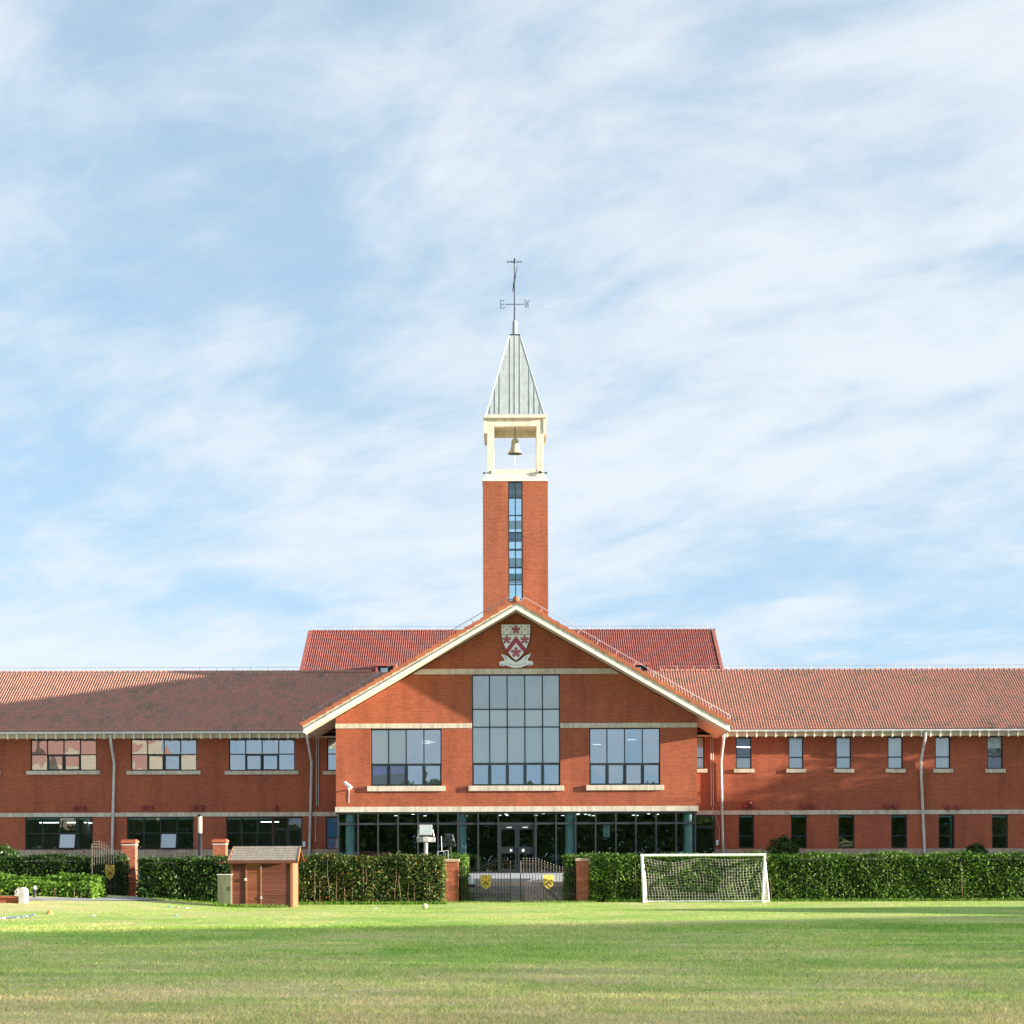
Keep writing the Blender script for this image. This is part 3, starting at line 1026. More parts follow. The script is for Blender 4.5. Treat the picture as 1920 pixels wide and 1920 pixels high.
# roof of the hall
roof = MB()
for s in (-1, 1):
    e = AX + s * 10.13
    th = 0.34
    a = [(AX, YR + 0.1, APEX), (AX, 106.5, APEX), (e, 106.5, deck_z(e)), (e, YR + 0.1, deck_z(e))]
    bq = [(p[0], p[1], p[2] - th + 0.03) for p in a]
    roof.hexa(bq, a) if s < 0 else roof.hexa(bq[::-1], a[::-1])
roofo = roof.build('roof', M['soffit'], hall)
for s in (-1, 1):
    e = AX + s * 10.16
    ze = deck_z(e)
    mb = MB()
    mb.hexa([(AX, YR, APEX + 0.005), (AX, YR + 0.1, APEX + 0.005), (AX, YR + 0.1, APEX - 0.2), (AX, YR, APEX - 0.2)],
            [(e, YR, ze + 0.005), (e, YR + 0.1, ze + 0.005), (e, YR + 0.1, ze - 0.2), (e, YR, ze - 0.2)])
    mb.build('fascia', M['fascia'], roofo)
    mb = MB()
    mb.hexa([(AX, YR - 0.04, APEX - 0.2), (AX, YR + 0.1, APEX - 0.2), (AX, YR + 0.1, APEX - 0.37), (AX, YR - 0.04, APEX - 0.37)],
            [(e, YR - 0.04, ze - 0.2), (e, YR + 0.1, ze - 0.2), (e, YR + 0.1, ze - 0.37), (e, YR - 0.04, ze - 0.37)])
    mb.build('fascia', M['fascia_light'], roofo)
    # low edge trim running back
    MB().hexa([(e, YR, ze), (e + s * 0.03, YR, ze), (e + s * 0.03, YR, ze - 0.34), (e, YR, ze - 0.34)],
              [(e, 99.5, ze), (e + s * 0.03, 99.5, ze), (e + s * 0.03, 99.5, ze - 0.34), (e, 99.5, ze - 0.34)]).build('fascia', M['fascia'], roofo)
up_l, n_l = Vector((CS, 0, SS)), Vector((-SS, 0, CS))
up_r, n_r = Vector((-CS, 0, SS)), Vector((SS, 0, CS))
eL, eR = AX - 10.2, AX + 10.2
roof_tiles(roofo, (eL, 106.4, deck_z(eL) + 0.03), (0, -1, 0), up_l, n_l, 46, 34, 0.138, 0.345, M['tile'])
roof_tiles(roofo, (eR, 93.75, deck_z(eR) + 0.03), (0, 1, 0), up_r, n_r, 46, 34, 0.138, 0.345, M['tile'])
# verge tiles along both rakes, stepped
vt = MB()
vt.hexa([(0, -0.03, 0.0), (0, 0.34, 0.0), (0, 0.34, 0.17), (0, -0.03, 0.17)], [(0.46, -0.03, -0.05), (0.46, 0.34, -0.05), (0.46, 0.34, 0.12), (0.46, -0.03, 0.12)])
vme = bpy.data.meshes.new('verge_tile')
vme.from_pydata(vt.v, [], vt.f)
vme.materials.append(M['verge'])
nv = 26
for s in (-1, 1):
    upv = up_l if s < 0 else up_r
    nn = n_l if s < 0 else n_r
    exv = Vector((0, 1, 0))
    # local x up-slope, y along +Y, z out of the roof
    rot = Matrix((upv, exv, nn)).transposed() if s < 0 else Matrix((upv, exv, nn)).transposed()
    for i in range(nv):
        p = Vector((AX + s * 10.25, YR - 0.03, deck_z(AX + s * 10.25) + 0.0)) + upv * (i * 0.453)
        inst('verge_tile', vme, roofo, p + nn * 0.0, mat3=rot)
mb = MB()
mb.lathe((0, 0, 0), [(0.0, 0.0), (0.15, 0.0), (0.16, 0.04), (0.16, 0.3)], 12)
o = mb.build('ridge_end_tile', M['verge'], None)
o.parent = roofo
o.location = Vector((AX, YR - 0.1, APEX + 0.1)) - origin_of(roofo)
o.rotation_euler = (R(-90), 0, 0)
MB().tube([(AX, YR + 0.2, APEX + 0.06), (AX, 106, APEX + 0.06)], 0.15, 10).build('ridge_tile', M['verge'], roofo)
# lightning rails on short posts
def rail(parent, p, q, npost, h=0.2, r=0.014, up=Vector((0, 0, 1))):
    p, q = Vector(p), Vector(q)
    mb = MB()
    mb.tube([p + up * h * 0.3, p + up * h, q + up * h], r, 5)
    for i in range(npost + 1):
        c = p.lerp(q, i / npost)
        mb.tube([c, c + up * h], r * 0.9, 5)
    return mb.build('lightning_rail', M['rail'], parent)
for s in (-1, 1):
    a = Vector((AX + s * 10.1, YR + 0.1, deck_z(AX + s * 10.1) + 0.16))
    c = Vector((AX + s * 0.25, YR + 0.1, deck_z(AX + s * 0.25) + 0.16))
    rail(roofo, a, c, 11, 0.24, 0.018, n_l if s < 0 else n_r)

# ------------------------------------------------------------------ classroom wings
YW = 100.0
YE = 99.1
ZE = 8.20                                # underside level of the lowest tiles
WR = 105.2                               # ridge line
ZR = ZE + (WR - YE) * TS
wx = lambda x, y: PX(x, y, YW)
wz = lambda x, y: PZ(x, y, YW)

def downpipe(parent, xt, xm, xb):
    a = Vector((PX(xt, 1375, YE - 0.1), YE - 0.1, 8.02))
    b_ = Vector((PX(xm, 1432, YW - 0.12), YW - 0.12, 6.55))
    c = Vector((PX(xb, 1600, YW - 0.12), YW - 0.12, 1.0))
    mb = MB()
    mb.tube([a, a + Vector((0, 0.02, -0.25)), b_ + Vector((0, -0.02, 0.12)), b_, Vector((c.x, c.y, 1.0))], 0.075, 10)
    for z in (5.2, 3.3, 1.9):
        t = (6.55 - z) / 5.55
        x = b_.x + (c.x - b_.x) * t
        mb.lathe((x, b_.y, z), [(0.09, 0), (0.09, 0.06)], 10)
    return mb.build('downpipe', M['pipe'], parent)

def vent(parent, x, z):
    prof = [(0.0, 0.13), (0.06, 0.125), (0.1, 0.09), (0.125, 0.02), (0.125, -0.06)]
    mb = MB().lathe((0, 0, 0), prof, 12)
    mb.tube([(0, 0.08, -0.03), (0, 0.2, -0.03)], 0.06, 8)
    me = bpy.data.meshes.get('vent_cowl')
    if me is None:
        me = bpy.data.meshes.new('vent_cowl')
        me.from_pydata(mb.v, [], mb.f)
        me.materials.append(M['vent'])
        for p in me.polygons:
            p.use_smooth = True
    inst('vent_cowl', me, parent, (x, YW - 0.12, z))

def wing(label, xo, xi, uppers, lowers, left):
    """xo outer end, xi inner end (inside the hall)"""
    x0, x1 = min(xo, xi), max(xo, xi)
    w = thing('classroom_wing', label, 'building', ((x0 + x1) / 2, YW, 1.0))
    holes = [u[:4] for u in uppers] + [l[:4] for l in lowers]
    zb1, zb0 = (wz(300, 1523.5), wz(300, 1531.3)) if left else (wz(1600, 1519), wz(1600, 1527))
    zp = wz(100, 1593.6) if left else wz(1600, 1591.5)
    vis0, vis1 = (x0, HX0 + 0.05) if left else (HX1 - 0.05, x1)
    wall_front(vis0, vis1, zp, 7.98, holes, YW).build('wall', M['brick'], w)
    e = MB()                                   # gable end wall and back
    ex = xo
    e.quad((ex, YW, 1.0), (ex, WR * 2 - YW, 1.0), (ex, WR * 2 - YW, 8.0), (ex, YW, 8.0))
    e.add([(ex, YW, 8.0), (ex, WR * 2 - YW, 8.0), (ex, WR, ZR - 0.1)], [(0, 1, 2)])
    e.quad((x0, WR * 2 - YW, 1.0), (x1, WR * 2 - YW, 1.0), (x1, WR * 2 - YW, 8.2), (x0, WR * 2 - YW, 8.2))
    e.build('wall', M['brick'], w)
    # stone band and plinth, interrupted by doors
    MB().box(vis0, vis1, YW - 0.05, YW + 0.02, zb0, zb1).build('stone_band', M['stone'], w, bevel=0.008)
    doors = [l for l in lowers if l[2] < zp - 0.2]
    xs_ = [vis0] + sum([[d[0], d[1]] for d in doors], []) + [vis1]
    for a, c in zip(xs_[0::2], xs_[1::2]):
        if c - a > 0.05:
            MB().box(a, c, YW - 0.03, YW + 0.15, 1.0, zp).build('plinth', M['plinth'], w)
    # rooms behind the glass
    e = MB()
    e.box(vis0, vis1, YW + 5, YW + 5.1, 1.0, 7.9)
    e.box(vis0, vis1, YW + 0.2, YW + 5, 3.97, 4.3)
    e.box(vis0, vis1, YW + 0.2, YW + 5, 7.93, 7.99)
    for q in np.linspace(vis0, vis1, 5):
        e.box(q - 0.05, q + 0.05, YW + 0.2, YW + 5, 1.0, 7.9)
    e.build('room', M['room'], w)
    MB().box(vis0, vis1, YW + 0.2, YW + 5, 0.9, 1.02).build('room_floor', M['room_floor'], w)
    # roof
    rf = MB()
    rf.hexa([(x0, YE, ZE - 0.1), (x1, YE, ZE - 0.1), (x1, WR, ZR - 0.1), (x0, WR, ZR - 0.1)], [(x0, YE, ZE), (x1, YE, ZE), (x1, WR, ZR), (x0, WR, ZR)])
    yb_ = 2 * WR - YE
    rf.hexa([(x0, WR, ZR - 0.1), (x1, WR, ZR - 0.1), (x1, yb_, ZE - 0.1), (x0, yb_, ZE - 0.1)], [(x0, WR, ZR), (x1, WR, ZR), (x1, yb_, ZE), (x0, yb_, ZE)])
    ro = rf.build('roof', M['deck'], w)
    nrow = int(round((WR - YE) / CS / 0.345))
    L = (WR - YE) / CS / nrow
    ncol = int((x1 - x0) / 0.276)
    hidden = lambda p: p.x > AX - 10.2 if left else p.x < AX + 10.2
    def pick(p):
        if abs(p.x) > 26.6 * p.y / 101.0 or hidden(p):
            return None
        return (round(p.y, 2), abs(p.x))
    keep = lambda p: p.z > deck_z(p.x) - 0.1
    roof_tiles(ro, (x0, YE - 0.05, ZE - 0.01), (1, 0, 0), (0, CS, SS), (0, -SS, CS), ncol, nrow, 0.138, L, M['tile'], 300, pick, keep)
    keepr = [(x0, -7.6)] if left else [(8.0, x1)]
    ridge_caps(ro, keepr[0][0], keepr[0][1], WR, ZR + 0.07, 0.276, M['tile'], 0.1)
    rail(ro, (keepr[0][0], WR, ZR + 0.14), (keepr[0][1], WR, ZR + 0.14), int((keepr[0][1] - keepr[0][0]) / 0.9), 0.17, 0.011)
    # eaves: board, soffit, gutter, brackets
    g0, g1 = (x0, AX - 10.0) if left else (AX + 10.0, x1)
    MB().box(vis0, vis1, YE + 0.02, YW + 0.0, 7.9, 7.935).build('soffit', M['soffit'], w)
    MB().box(g0, g1, YE - 0.02, YE + 0.018, 7.86, ZE - 0.02).build('eaves_board', M['board'], w)
    gut = MB()
    n = 8
    vs, fs = [], []
    for x in (g0, g1):
        for i in range(n + 1):
            t = math.pi + math.pi * i / n
            vs.append((x, YE - 0.13 + 0.085 * math.cos(t), 8.155 + 0.085 * math.sin(t)))
    for i in range(n):
        fs.append((i, i + 1, i + n + 2, i + n + 1))
    gut.add(vs, fs, True)
    gut.box(g0, g1, YE - 0.225, YE - 0.205, 8.135, 8.175)
    gut.build('gutter', M['metal_white'], w)
    br = MB()
    br.box(-0.028, 0.028, -0.09, -0.022, -0.26, 0.045)
    br.box(-0.028, 0.028, -0.2, -0.09, -0.0, 0.03)
    bme = bpy.data.meshes.get('gutter_bracket')
    if bme is None:
        bme = bpy.data.meshes.new('gutter_bracket')
        bme.from_pydata(br.v, [], br.f)
        bme.materials.append(M['fascia_light'])
    x = g0 + 0.2
    while x < g1:
        inst('gutter_bracket', bme, w, (x + rng.uniform(-0.02, 0.02), YE, 8.07))
        x += 0.49
    return w

# ---- left wing openings
upl = []
for (a, c) in ((57, 181), (245, 369), (429, 553), (613, 740)):
    upl.append((wx(a, 1415), wx(c, 1415), wz((a + c) / 2, 1445), 7.9))
upl.insert(0, (upl[0][0] - 5.1, upl[0][1] - 5.1, upl[0][2], 7.9))
lol = []
for (a, c) in ((47, 174), (238, 363), (424, 511)):
    lol.append((wx(a, 1560), wx(c, 1560), wz((a + c) / 2, 1593), wz((a + c) / 2, 1531.5)))
lol.insert(0, (lol[0][0] - 5.2, lol[0][1] - 5.2, lol[0][2], lol[0][3]))
lol.append((wx(511.4, 1560), wx(567, 1560), 1.02, wz(540, 1531.5)))
lol.append((wx(611, 1560), wx(640, 1560), wz(620, 1592.5), wz(620, 1531.5)))
WL = wing('long brick wing left of the central gable with wide four-column windows', -36.0, -5.5, upl, lol, True)
for i, u in enumerate(upl):
    zt = wz(300, 1414.5)
    bl = {}
    if i in (3,):
        bl = {(c, r): (M['blind_grey'], 1.0) for c in range(4) for r in range(2)}
    window(WL, u[0], u[1], u[2], u[3], YW, 4, [zt], M['glass_mirror'], (0.2, 0.2, 0.1), blinds=bl, sash=[(1, 0), (2, 0)])
for i, u in enumerate(lol):
    zt = wz(300, 1562)
    if i < 3:
        window(WL, u[0], u[1], u[2], u[3], YW, 4, [zt], M['glass_dark'], None, opened=[(2, 0)], blinds={(c, 1): (M['blind_grey'], 0.14) for c in range(4)})
    elif i == 3:
        window(WL, u[0], u[1], u[2], u[3], YW, 3, [zt], M['glass_dark'], None, blinds={(c, 1): (M['blind_grey'], 0.14) for c in range(3)})
    elif i == 4:
        zd = wz(540, 1553.5)
        window(WL, u[0], u[1], u[2], u[3], YW, 2, [zd], M['glass_dark'], None, sash=[(0, 0), (1, 0)], fw=0.07, name='door')
        MB().box(u[0] + 0.28, u[1] - 0.28, YW + 0.3, YW + 0.33, wz(540, 1543), wz(540, 1538)).build('led_sign', M['red_led'], WL)
    else:
        window(WL, u[0], u[1], u[2], u[3], YW, 1, [wz(620, 1571)], M['glass'], None, blinds={(0, 0): (M['blue_board'], 1.0), (0, 1): (M['blue_board'], 1.0)})
for t in ((207, 214, 209), (576.5, 584.5, 579.5)):
    downpipe(WL, *t)
for q in (143, 158, 271, 285, 364.5, 379, 518):
    vent(WL, wx(q, 1515), wz(q, 1515.5))
mb = MB()
for q in (593.5, 597.5):
    mb.tube([(wx(q, 1400), YW - 0.05, 7.85), (wx(q, 1500), YW - 0.05, wz(q, 1512))], 0.022, 6)
mb.tube([(wx(593, 1560), YW - 0.05, wz(593, 1518)), (wx(592, 1580), YW - 0.05, wz(593, 1578))], 0.02, 6)
mb.build('conduit', M['pipe'], WL)
MB().box(wx(567.5, 1583), wx(573, 1583), YW - 0.1, YW - 0.002, wz(570, 1588), wz(570, 1578)).build('meter_box', M['metal_white'], WL, bevel=0.01)
for (x, y_) in ((-22.6, 1.6), (-22.0, 2.6), (-24, 1.5), (-12.5, 1.3)):
    MB().box(x - 0.5, x + 0.5, YW + y_, YW + y_ + 0.1, 3.62, 3.66).build('ceiling_lamp', M['light'], WL)

# ---- right wing openings
upr, lor = [], []
for (a, c) in ((1292, 1321), (1380, 1409), (1478.5, 1506.5), (1567.5, 1596), (1664.5, 1693), (1753.5, 1782), (1851, 1880.5), (1940, 1969)):
    upr.append((wx(a, 1415), wx(c, 1415), wz((a + c) / 2, 1441.5), 7.9))
for (a, c) in ((1385, 1414), (1483, 1513), (1572, 1602), (1671, 1701), (1760, 1790), (1860, 1890), (1949, 1979)):
    lor.append((wx(a, 1560), wx(c, 1560), wz((a + c) / 2, 1590.5), wz((a + c) / 2, 1527.5)))
door_r = (wx(1300, 1560), wx(1341, 1560), 1.02, wz(1320, 1528.5))
WRt = wing('long brick wing right of the central gable with narrow slot windows', 36.0, 6.0, upr, [door_r] + lor, False)
for i, u in enumerate(upr):
    bl = {(0, 0): (M['blind_grey'], 1.0), (0, 1): (M['blind_grey'], 1.0)} if i != 6 else {(0, 1): (M['blind_grey'], 0.6)}
    if i == 1:
        bl = {(0, 0): (M['blind_grey'], 1.0)}
    window(WRt, u[0], u[1], u[2], u[3], YW, 1, [wz(1600, 1419.5)], M['glass'], (0.12, 0.2, 0.1), blinds=bl)
for i, u in enumerate(lor):
    bl = {(0, 1): (M['blind_grey'], 0.1)}
    window(WRt, u[0], u[1], u[2], u[3], YW, 1, [wz(1640, 1567)], M['glass_dark'], None, blinds=bl)
window(WRt, *door_r, YW, 1, [wz(1320, 1550)], M['glass_dark'], None, sash=[(0, 0)], fw=0.07, name='door')
MB().box(door_r[0] + 0.3, door_r[1] - 0.15, YW + 0.3, YW + 0.33, wz(1325, 1541), wz(1325, 1536.5)).build('led_sign', M['red_led'], WRt)
for t in ((1357, 1351.5, 1356.5), (1735, 1726.5, 1735)):
    downpipe(WRt, *t)
for q, v in ((1396.5, 1512), (1411.5, 1512), (1404.5, 1505.5), (1505, 1512.5), (1522, 1512.5), (1662, 1512.5), (1677, 1512.5), (1777, 1516), (1795, 1516)):
    vent(WRt, wx(q, v), wz(q, v))
mb = MB()
for q in (1332.5, 1336.5):
    mb.tube([(wx(q, 1400), YW - 0.05, 7.85), (wx(q + 1, 1500), YW - 0.05, wz(q, 1511))], 0.022, 6)
mb.tube([(wx(1335, 1515), YW - 0.05, wz(1335, 1514)), (wx(1342, 1535), YW - 0.05, wz(1340, 1533)), (wx(1348, 1550), YW - 0.05, wz(1348, 1552)), (wx(1348.5, 1576), YW - 0.05, wz(1348, 1578))], 0.02, 6)
mb.build('conduit', M['pipe'], WRt)
MB().box(wx(1342, 1580), wx(1347, 1580), YW - 0.1, YW - 0.002, wz(1345, 1585), wz(1345, 1575)).build('meter_box', M['metal_white'], WRt, bevel=0.01)
for k_, (x, z) in enumerate(((11.75, 7.4), (12.1, 7.4), (14.3, 7.4), (18.0, 7.4))):
    MB().box(x - 0.25, x + 0.25, YW + 0.7 + 0.4 * (k_ % 2), YW + 0.8 + 0.4 * (k_ % 2), z, z + 0.04).build('ceiling_lamp', M['light'], WRt)

# ------------------------------------------------------------------ block behind, with the steep red roof
YB, ZB_ = 120.0, PZ(960, 1184, 120.0)
BX0, BX1 = PX(583, 1184, YB), PX(1335, 1184, YB)
blk = thing('assembly_block', 'taller block behind the gable showing only its plain red tiled roof', 'building', (0, 116, 1.0))
zl = ZB_ - 10 * TS
e = MB()
for x in (BX0 + 0.3, BX1 - 0.3):
    e.quad((x, 110.5, 1), (x, 129.5, 1), (x, 129.5, zl), (x, 110.5, zl))
    e.add([(x, 110.5, zl), (x, 129.5, zl), (x, YB, ZB_ - 0.4)], [(0, 1, 2)])
e.quad((BX0 + 0.3, 110.5, 1), (BX1 - 0.3, 110.5, 1), (BX1 - 0.3, 110.5, zl + 0.2), (BX0 + 0.3, 110.5, zl + 0.2))
e.quad((BX0 + 0.3, 129.5, 1), (BX1 - 0.3, 129.5, 1), (BX1 - 0.3, 129.5, zl + 0.2), (BX0 + 0.3, 129.5, zl + 0.2))
e.build('wall', M['brick'], blk)
e = MB()
e.hexa([(BX0, 110, zl - 0.1), (BX1, 110, zl - 0.1), (BX1, YB, ZB_ - 0.1), (BX0, YB, ZB_ - 0.1)], [(BX0, 110, zl), (BX1, 110, zl), (BX1, YB, ZB_), (BX0, YB, ZB_)])
e.hexa([(BX0, YB, ZB_ - 0.1), (BX1, YB, ZB_ - 0.1), (BX1, 130, zl - 0.1), (BX0, 130, zl - 0.1)], [(BX0, YB, ZB_), (BX1, YB, ZB_), (BX1, 130, zl), (BX0, 130, zl)])
br_ = e.build('roof', M['deck'], blk)
def pickb(p):
    if p.y < 114.6 or abs(p.x) < 3.5:
        return None
    return (-round(p.y, 1), abs(p.x))
roof_tiles(br_, (BX0 + 0.02, 110.0 - 0.05, zl), (1, 0, 0), (0, CS, SS), (0, -SS, CS), int((BX1 - BX0) / 0.26), 18, 0.13, 10 / CS / 18, M['tile_red'], 300, pickb)
ridge_caps(br_, BX0, BX1, YB, ZB_ + 0.06, 0.236, M['tile_red'], 0.1)
for x, s in ((BX0, -1), (BX1, 1)):
    for i in range(18):
        p = Vector((x, 110, zl)) + Vector((0, CS, SS)) * (i * 10 / CS / 18)
        q = p + Vector((0, CS, SS)) * (10 / CS / 18 * 1.03)
        MB().bar(p + Vector((s * 0.06, 0, 0.02)), q + Vector((s * 0.06, 0, 0.0)), 0.2, 0.2).build('verge_tile', M['tile_red'], br_)
rail(br_, (BX0 + 0.3, YB, ZB_ + 0.14), (BX1 - 0.3, YB, ZB_ + 0.14), 20, 0.17, 0.012)
for (q0, q1) in ((704, 741), (1186, 1217)):
    yd = 114.2
    zd = ZB_ - (YB - yd) * TS
    a, c = PX(q0, 1250, yd), PX(q1, 1250, yd)
    zt_ = PZ(960, 1248, yd)
    e = MB()
    e.box(a, a + 0.12, yd, yd + 1.6, zd - 0.6, zt_); e.box(c - 0.12, c, yd, yd + 1.6, zd - 0.6, zt_)
    e.box(a - 0.05, c + 0.05, yd - 0.08, yd + 1.9, zt_, zt_ + 0.16)
    d = e.build('dormer', M['tile_red'], blk)
    MB().box(a + 0.12, c - 0.12, yd + 0.2, yd + 0.25, zd - 0.6, zt_ - 0.002).build('frame', M['frame'], d)
    MB().box(a + 0.3, c - 0.45, yd + 0.17, yd + 0.198, zd - 0.5, zt_ - 0.1).build('pane', M['glass_mirror'], d)

# ------------------------------------------------------------------ bell tower
YT = 102.0
tw = thing('bell_tower', 'slim red brick bell tower with an open belfry and metal spire', 'tower', (AX, YT + 1.7, 8.0))
th_ = 1.695
tz = lambda y: PZ(960, y, YT)
tx0, tx1 = AX - th_, AX + th_
sx0, sx1 = AX - 0.376, AX + 0.376
zt_top = tz(902)
zs0 = 12.5
hole = [(sx0, sx1, zs0, zt_top - 0.02)]
YTb = YT + 2 * th_
e = wall_front(tx0, tx1, 8.0, zt_top, hole, YT, 0.12)
e2 = wall_front(tx0, tx1, 8.0, zt_top, hole, YTb, -0.12)
e.add(e2.v, e2.f)
e.quad((tx0, YT, 8), (tx0, YTb, 8), (tx0, YTb, zt_top), (tx0, YT, zt_top))
e.quad((tx1, YT, 8), (tx1, YTb, 8), (tx1, YTb, zt_top), (tx1, YT, zt_top))
e.build('wall', M['tower_brick'], tw)
trs = [tz(q) for q in (1161, 1128.5, 1096, 1063.5, 1031, 998.5, 966, 933.5)]
trs = [q for q in trs if q > zs0 + 0.2]
window(tw, sx0, sx1, zs0, zt_top - 0.02, YT, 2, trs, M['glass_tower'], None, recess=0.06, fw=0.05)
window(tw, sx0, sx1, zs0, zt_top - 0.02, YTb - 0.2, 2, [q - 0.35 for q in trs], M['glass_tower'], None, recess=0.06, fw=0.05)
for z, mt in ((14.3, 'room'), (16.35, 'teal'), (18.45, 'blue_board'), (20.75, 'room')):
    MB().box(tx0 + 0.1, tx1 - 0.1, YT + 0.3, YT + 1.5, z, z + 0.25).build('landing', M[mt], tw)
for z0_, z1_ in ((16.85, 17.4), (18.9, 19.35)):
    MB().box(sx0 - 0.1, sx1 + 0.1, YT + 0.2, YT + 0.23, z0_, z1_).build('blind', M['blind'], tw)
# belfry
zf0, zf1 = zt_top, tz(887)
hb = PX(1020.5, 830, YT) - AX
hb = 1.47
e = MB()
e.hexa([(tx0 - 0.03, YT - 0.03, zf0), (tx1 + 0.03, YT - 0.03, zf0), (tx1 + 0.03, YTb + 0.03, zf0), (tx0 - 0.03, YTb + 0.03, zf0)],
       [(AX - hb, YT + th_ - hb, zf1), (AX + hb, YT + th_ - hb, zf1), (AX + hb, YT + th_ + hb, zf1), (AX - hb, YT + th_ + hb, zf1)])
e.build('belfry_base', M['cream'], tw)
yc = YT + th_
zr_ = tz(878)
zh0, zh1 = tz(797), tz(783)
pw = 0.36
for sx in (-1, 1):
    for sy in (-1, 1):
        x, y = AX + sx * (hb - pw / 2), yc + sy * (hb - pw / 2)
        MB().box(x - pw / 2, x + pw / 2, y - pw / 2, y + pw / 2, zf1, zh0).build('belfry_post', M['cream'], tw, bevel=0.015)
for s in (-1, 1):
    y = yc + s * (hb - pw / 2)
    MB().box(AX - hb + pw, AX + hb - pw, y - pw / 2 + 0.01, y + pw / 2 - 0.01, zf1, zr_).build('belfry_rail', M['cream'], tw)
    MB().box(AX - hb, AX + hb, y - pw / 2, y + pw / 2, zh0, zh1 + 0.0).build('belfry_beam', M['cream'], tw)
    x = AX + s * (hb - pw / 2)
    MB().box(x - pw / 2 + 0.01, x + pw / 2 - 0.01, yc - hb + pw, yc + hb - pw, zf1, zr_).build('belfry_rail', M['cream'], tw)
    MB().box(x - pw / 2, x + pw / 2, yc - hb + pw, yc + hb - pw, zh0, zh1).build('belfry_beam', M['cream'], tw)
    MB().box(AX + s * 1.555 - 0.08, AX + s * 1.555 + 0.08, yc - 1.5, yc + 1.5, tz(811), zh1 - 0.002).build('side_board', M['cream'], tw)
MB().box(AX - hb + pw, AX + hb - pw, yc - hb + pw, yc + hb - pw, zh1 - 0.08, zh1).build('belfry_ceiling', M['cream'], tw)
MB().box(AX - 1.66, AX + 1.66, yc - 1.66, yc + 1.66, zh1, tz(777)).build('cornice', M['cream'], tw, bevel=0.02)
# spire
zs_, zs1 = tz(777), PZ(960, 631, yc)
bs, ts = 1.53, 0.28
e = MB()
e.hexa([(AX - bs, yc - bs, zs_), (AX + bs, yc - bs, zs_), (AX + bs, yc + bs, zs_), (AX - bs, yc + bs, zs_)],
       [(AX - ts, yc - ts, zs1), (AX + ts, yc - ts, zs1), (AX + ts, yc + ts, zs1), (AX - ts, yc + ts, zs1)])
sp_ = e.build('spire', M['zinc'], tw)
MB().box(AX - 1.6, AX + 1.6, yc - 1.6, yc + 1.6, zs_ - 0.0, zs_ + 0.045).build('drip_edge', M['zinc_seam'], sp_)
MB().box(AX - ts - 0.02, AX + ts + 0.02, yc - ts - 0.02, yc + ts + 0.02, zs1 - 0.01, zs1 + 0.05).build('spire_cap', M['iron'], sp_)
seam_x = [-1.30, -1.03, -0.79, -0.245, 0.0, 0.275, 0.76, 1.03, 1.31]
for fi, ang in enumerate((0, 90, 180, 270)):
    ca, sa = math.cos(R(ang)), math.sin(R(ang))
    rotp = lambda x, y: (AX + x * ca - y * sa, yc + x * sa + y * ca)
    for s in seam_x:
        t = 0.985 if abs(s) <= ts else (bs - abs(s)) / (bs - ts)
        hh = bs + (ts - bs) * t
        p0, p1 = rotp(s, -bs - 0.005), rotp(s, -hh - 0.005)
        MB().bar((p0[0], p0[1], zs_ + 0.02), (p1[0], p1[1], zs_ + (zs1 - zs_) * t), 0.022, 0.018, (sa, -ca, 0)).build('seam', M['zinc_seam'], sp_)
for sx in (-1, 1):
    for sy in (-1, 1):
        MB().bar((AX + sx * bs, yc + sy * bs, zs_), (AX + sx * ts, yc + sy * ts, zs1), 0.03, 0.03).build('hip_seam', M['zinc_seam'], sp_)
for sx in (-1, 1):
    MB().tube([(AX + sx * 1.3, yc - hb - 0.02, zf1 + 0.06), (AX + sx * 1.3, yc - hb - 0.16, zf1 + 0.06), (AX + sx * 1.62, yc - hb - 0.2, zf1 + 0.0)], 0.02, 6).lathe((AX + sx * 1.3, yc - hb - 0.08, zf1), [(0.0, 0), (0.07, 0.02), (0.07, 0.12), (0, 0.14)], 10).lathe((AX + sx * 1.62, yc - hb - 0.2, zf1 - 0.05), [(0.0, 0), (0.06, 0.02), (0.06, 0.1), (0, 0.12)], 10).build('spotlight', M['iron'], tw)

# bell
zb = PZ(964, 851, yc)
bell = thing('bell', 'pale bronze bell hanging in the open belfry of the tower', 'bell', (AX, yc, zb))
MB().lathe((AX, yc, zb), [(0.40, 0.0), (0.385, 0.03), (0.30, 0.14), (0.235, 0.3), (0.205, 0.5), (0.19, 0.66), (0.15, 0.76), (0.07, 0.81), (0.05, 0.9), (0, 0.9)], 28).build('bell_body', M['bell'], bell)
MB().lathe((AX, yc, zb + 0.015), [(0.0, 0.0), (0.375, 0.0)], 28).build('bell_mouth', M['black'], bell)
MB().tube([(AX, yc, zb + 0.88), (AX, yc, zh1 - 0.08)], 0.025, 8).build('hanger', M['iron'], bell)
MB().tube([(AX, yc, zb + 0.1), (AX - 0.02, yc, zb - 0.6)], 0.012, 6).build('rope', M['pipe'], bell)

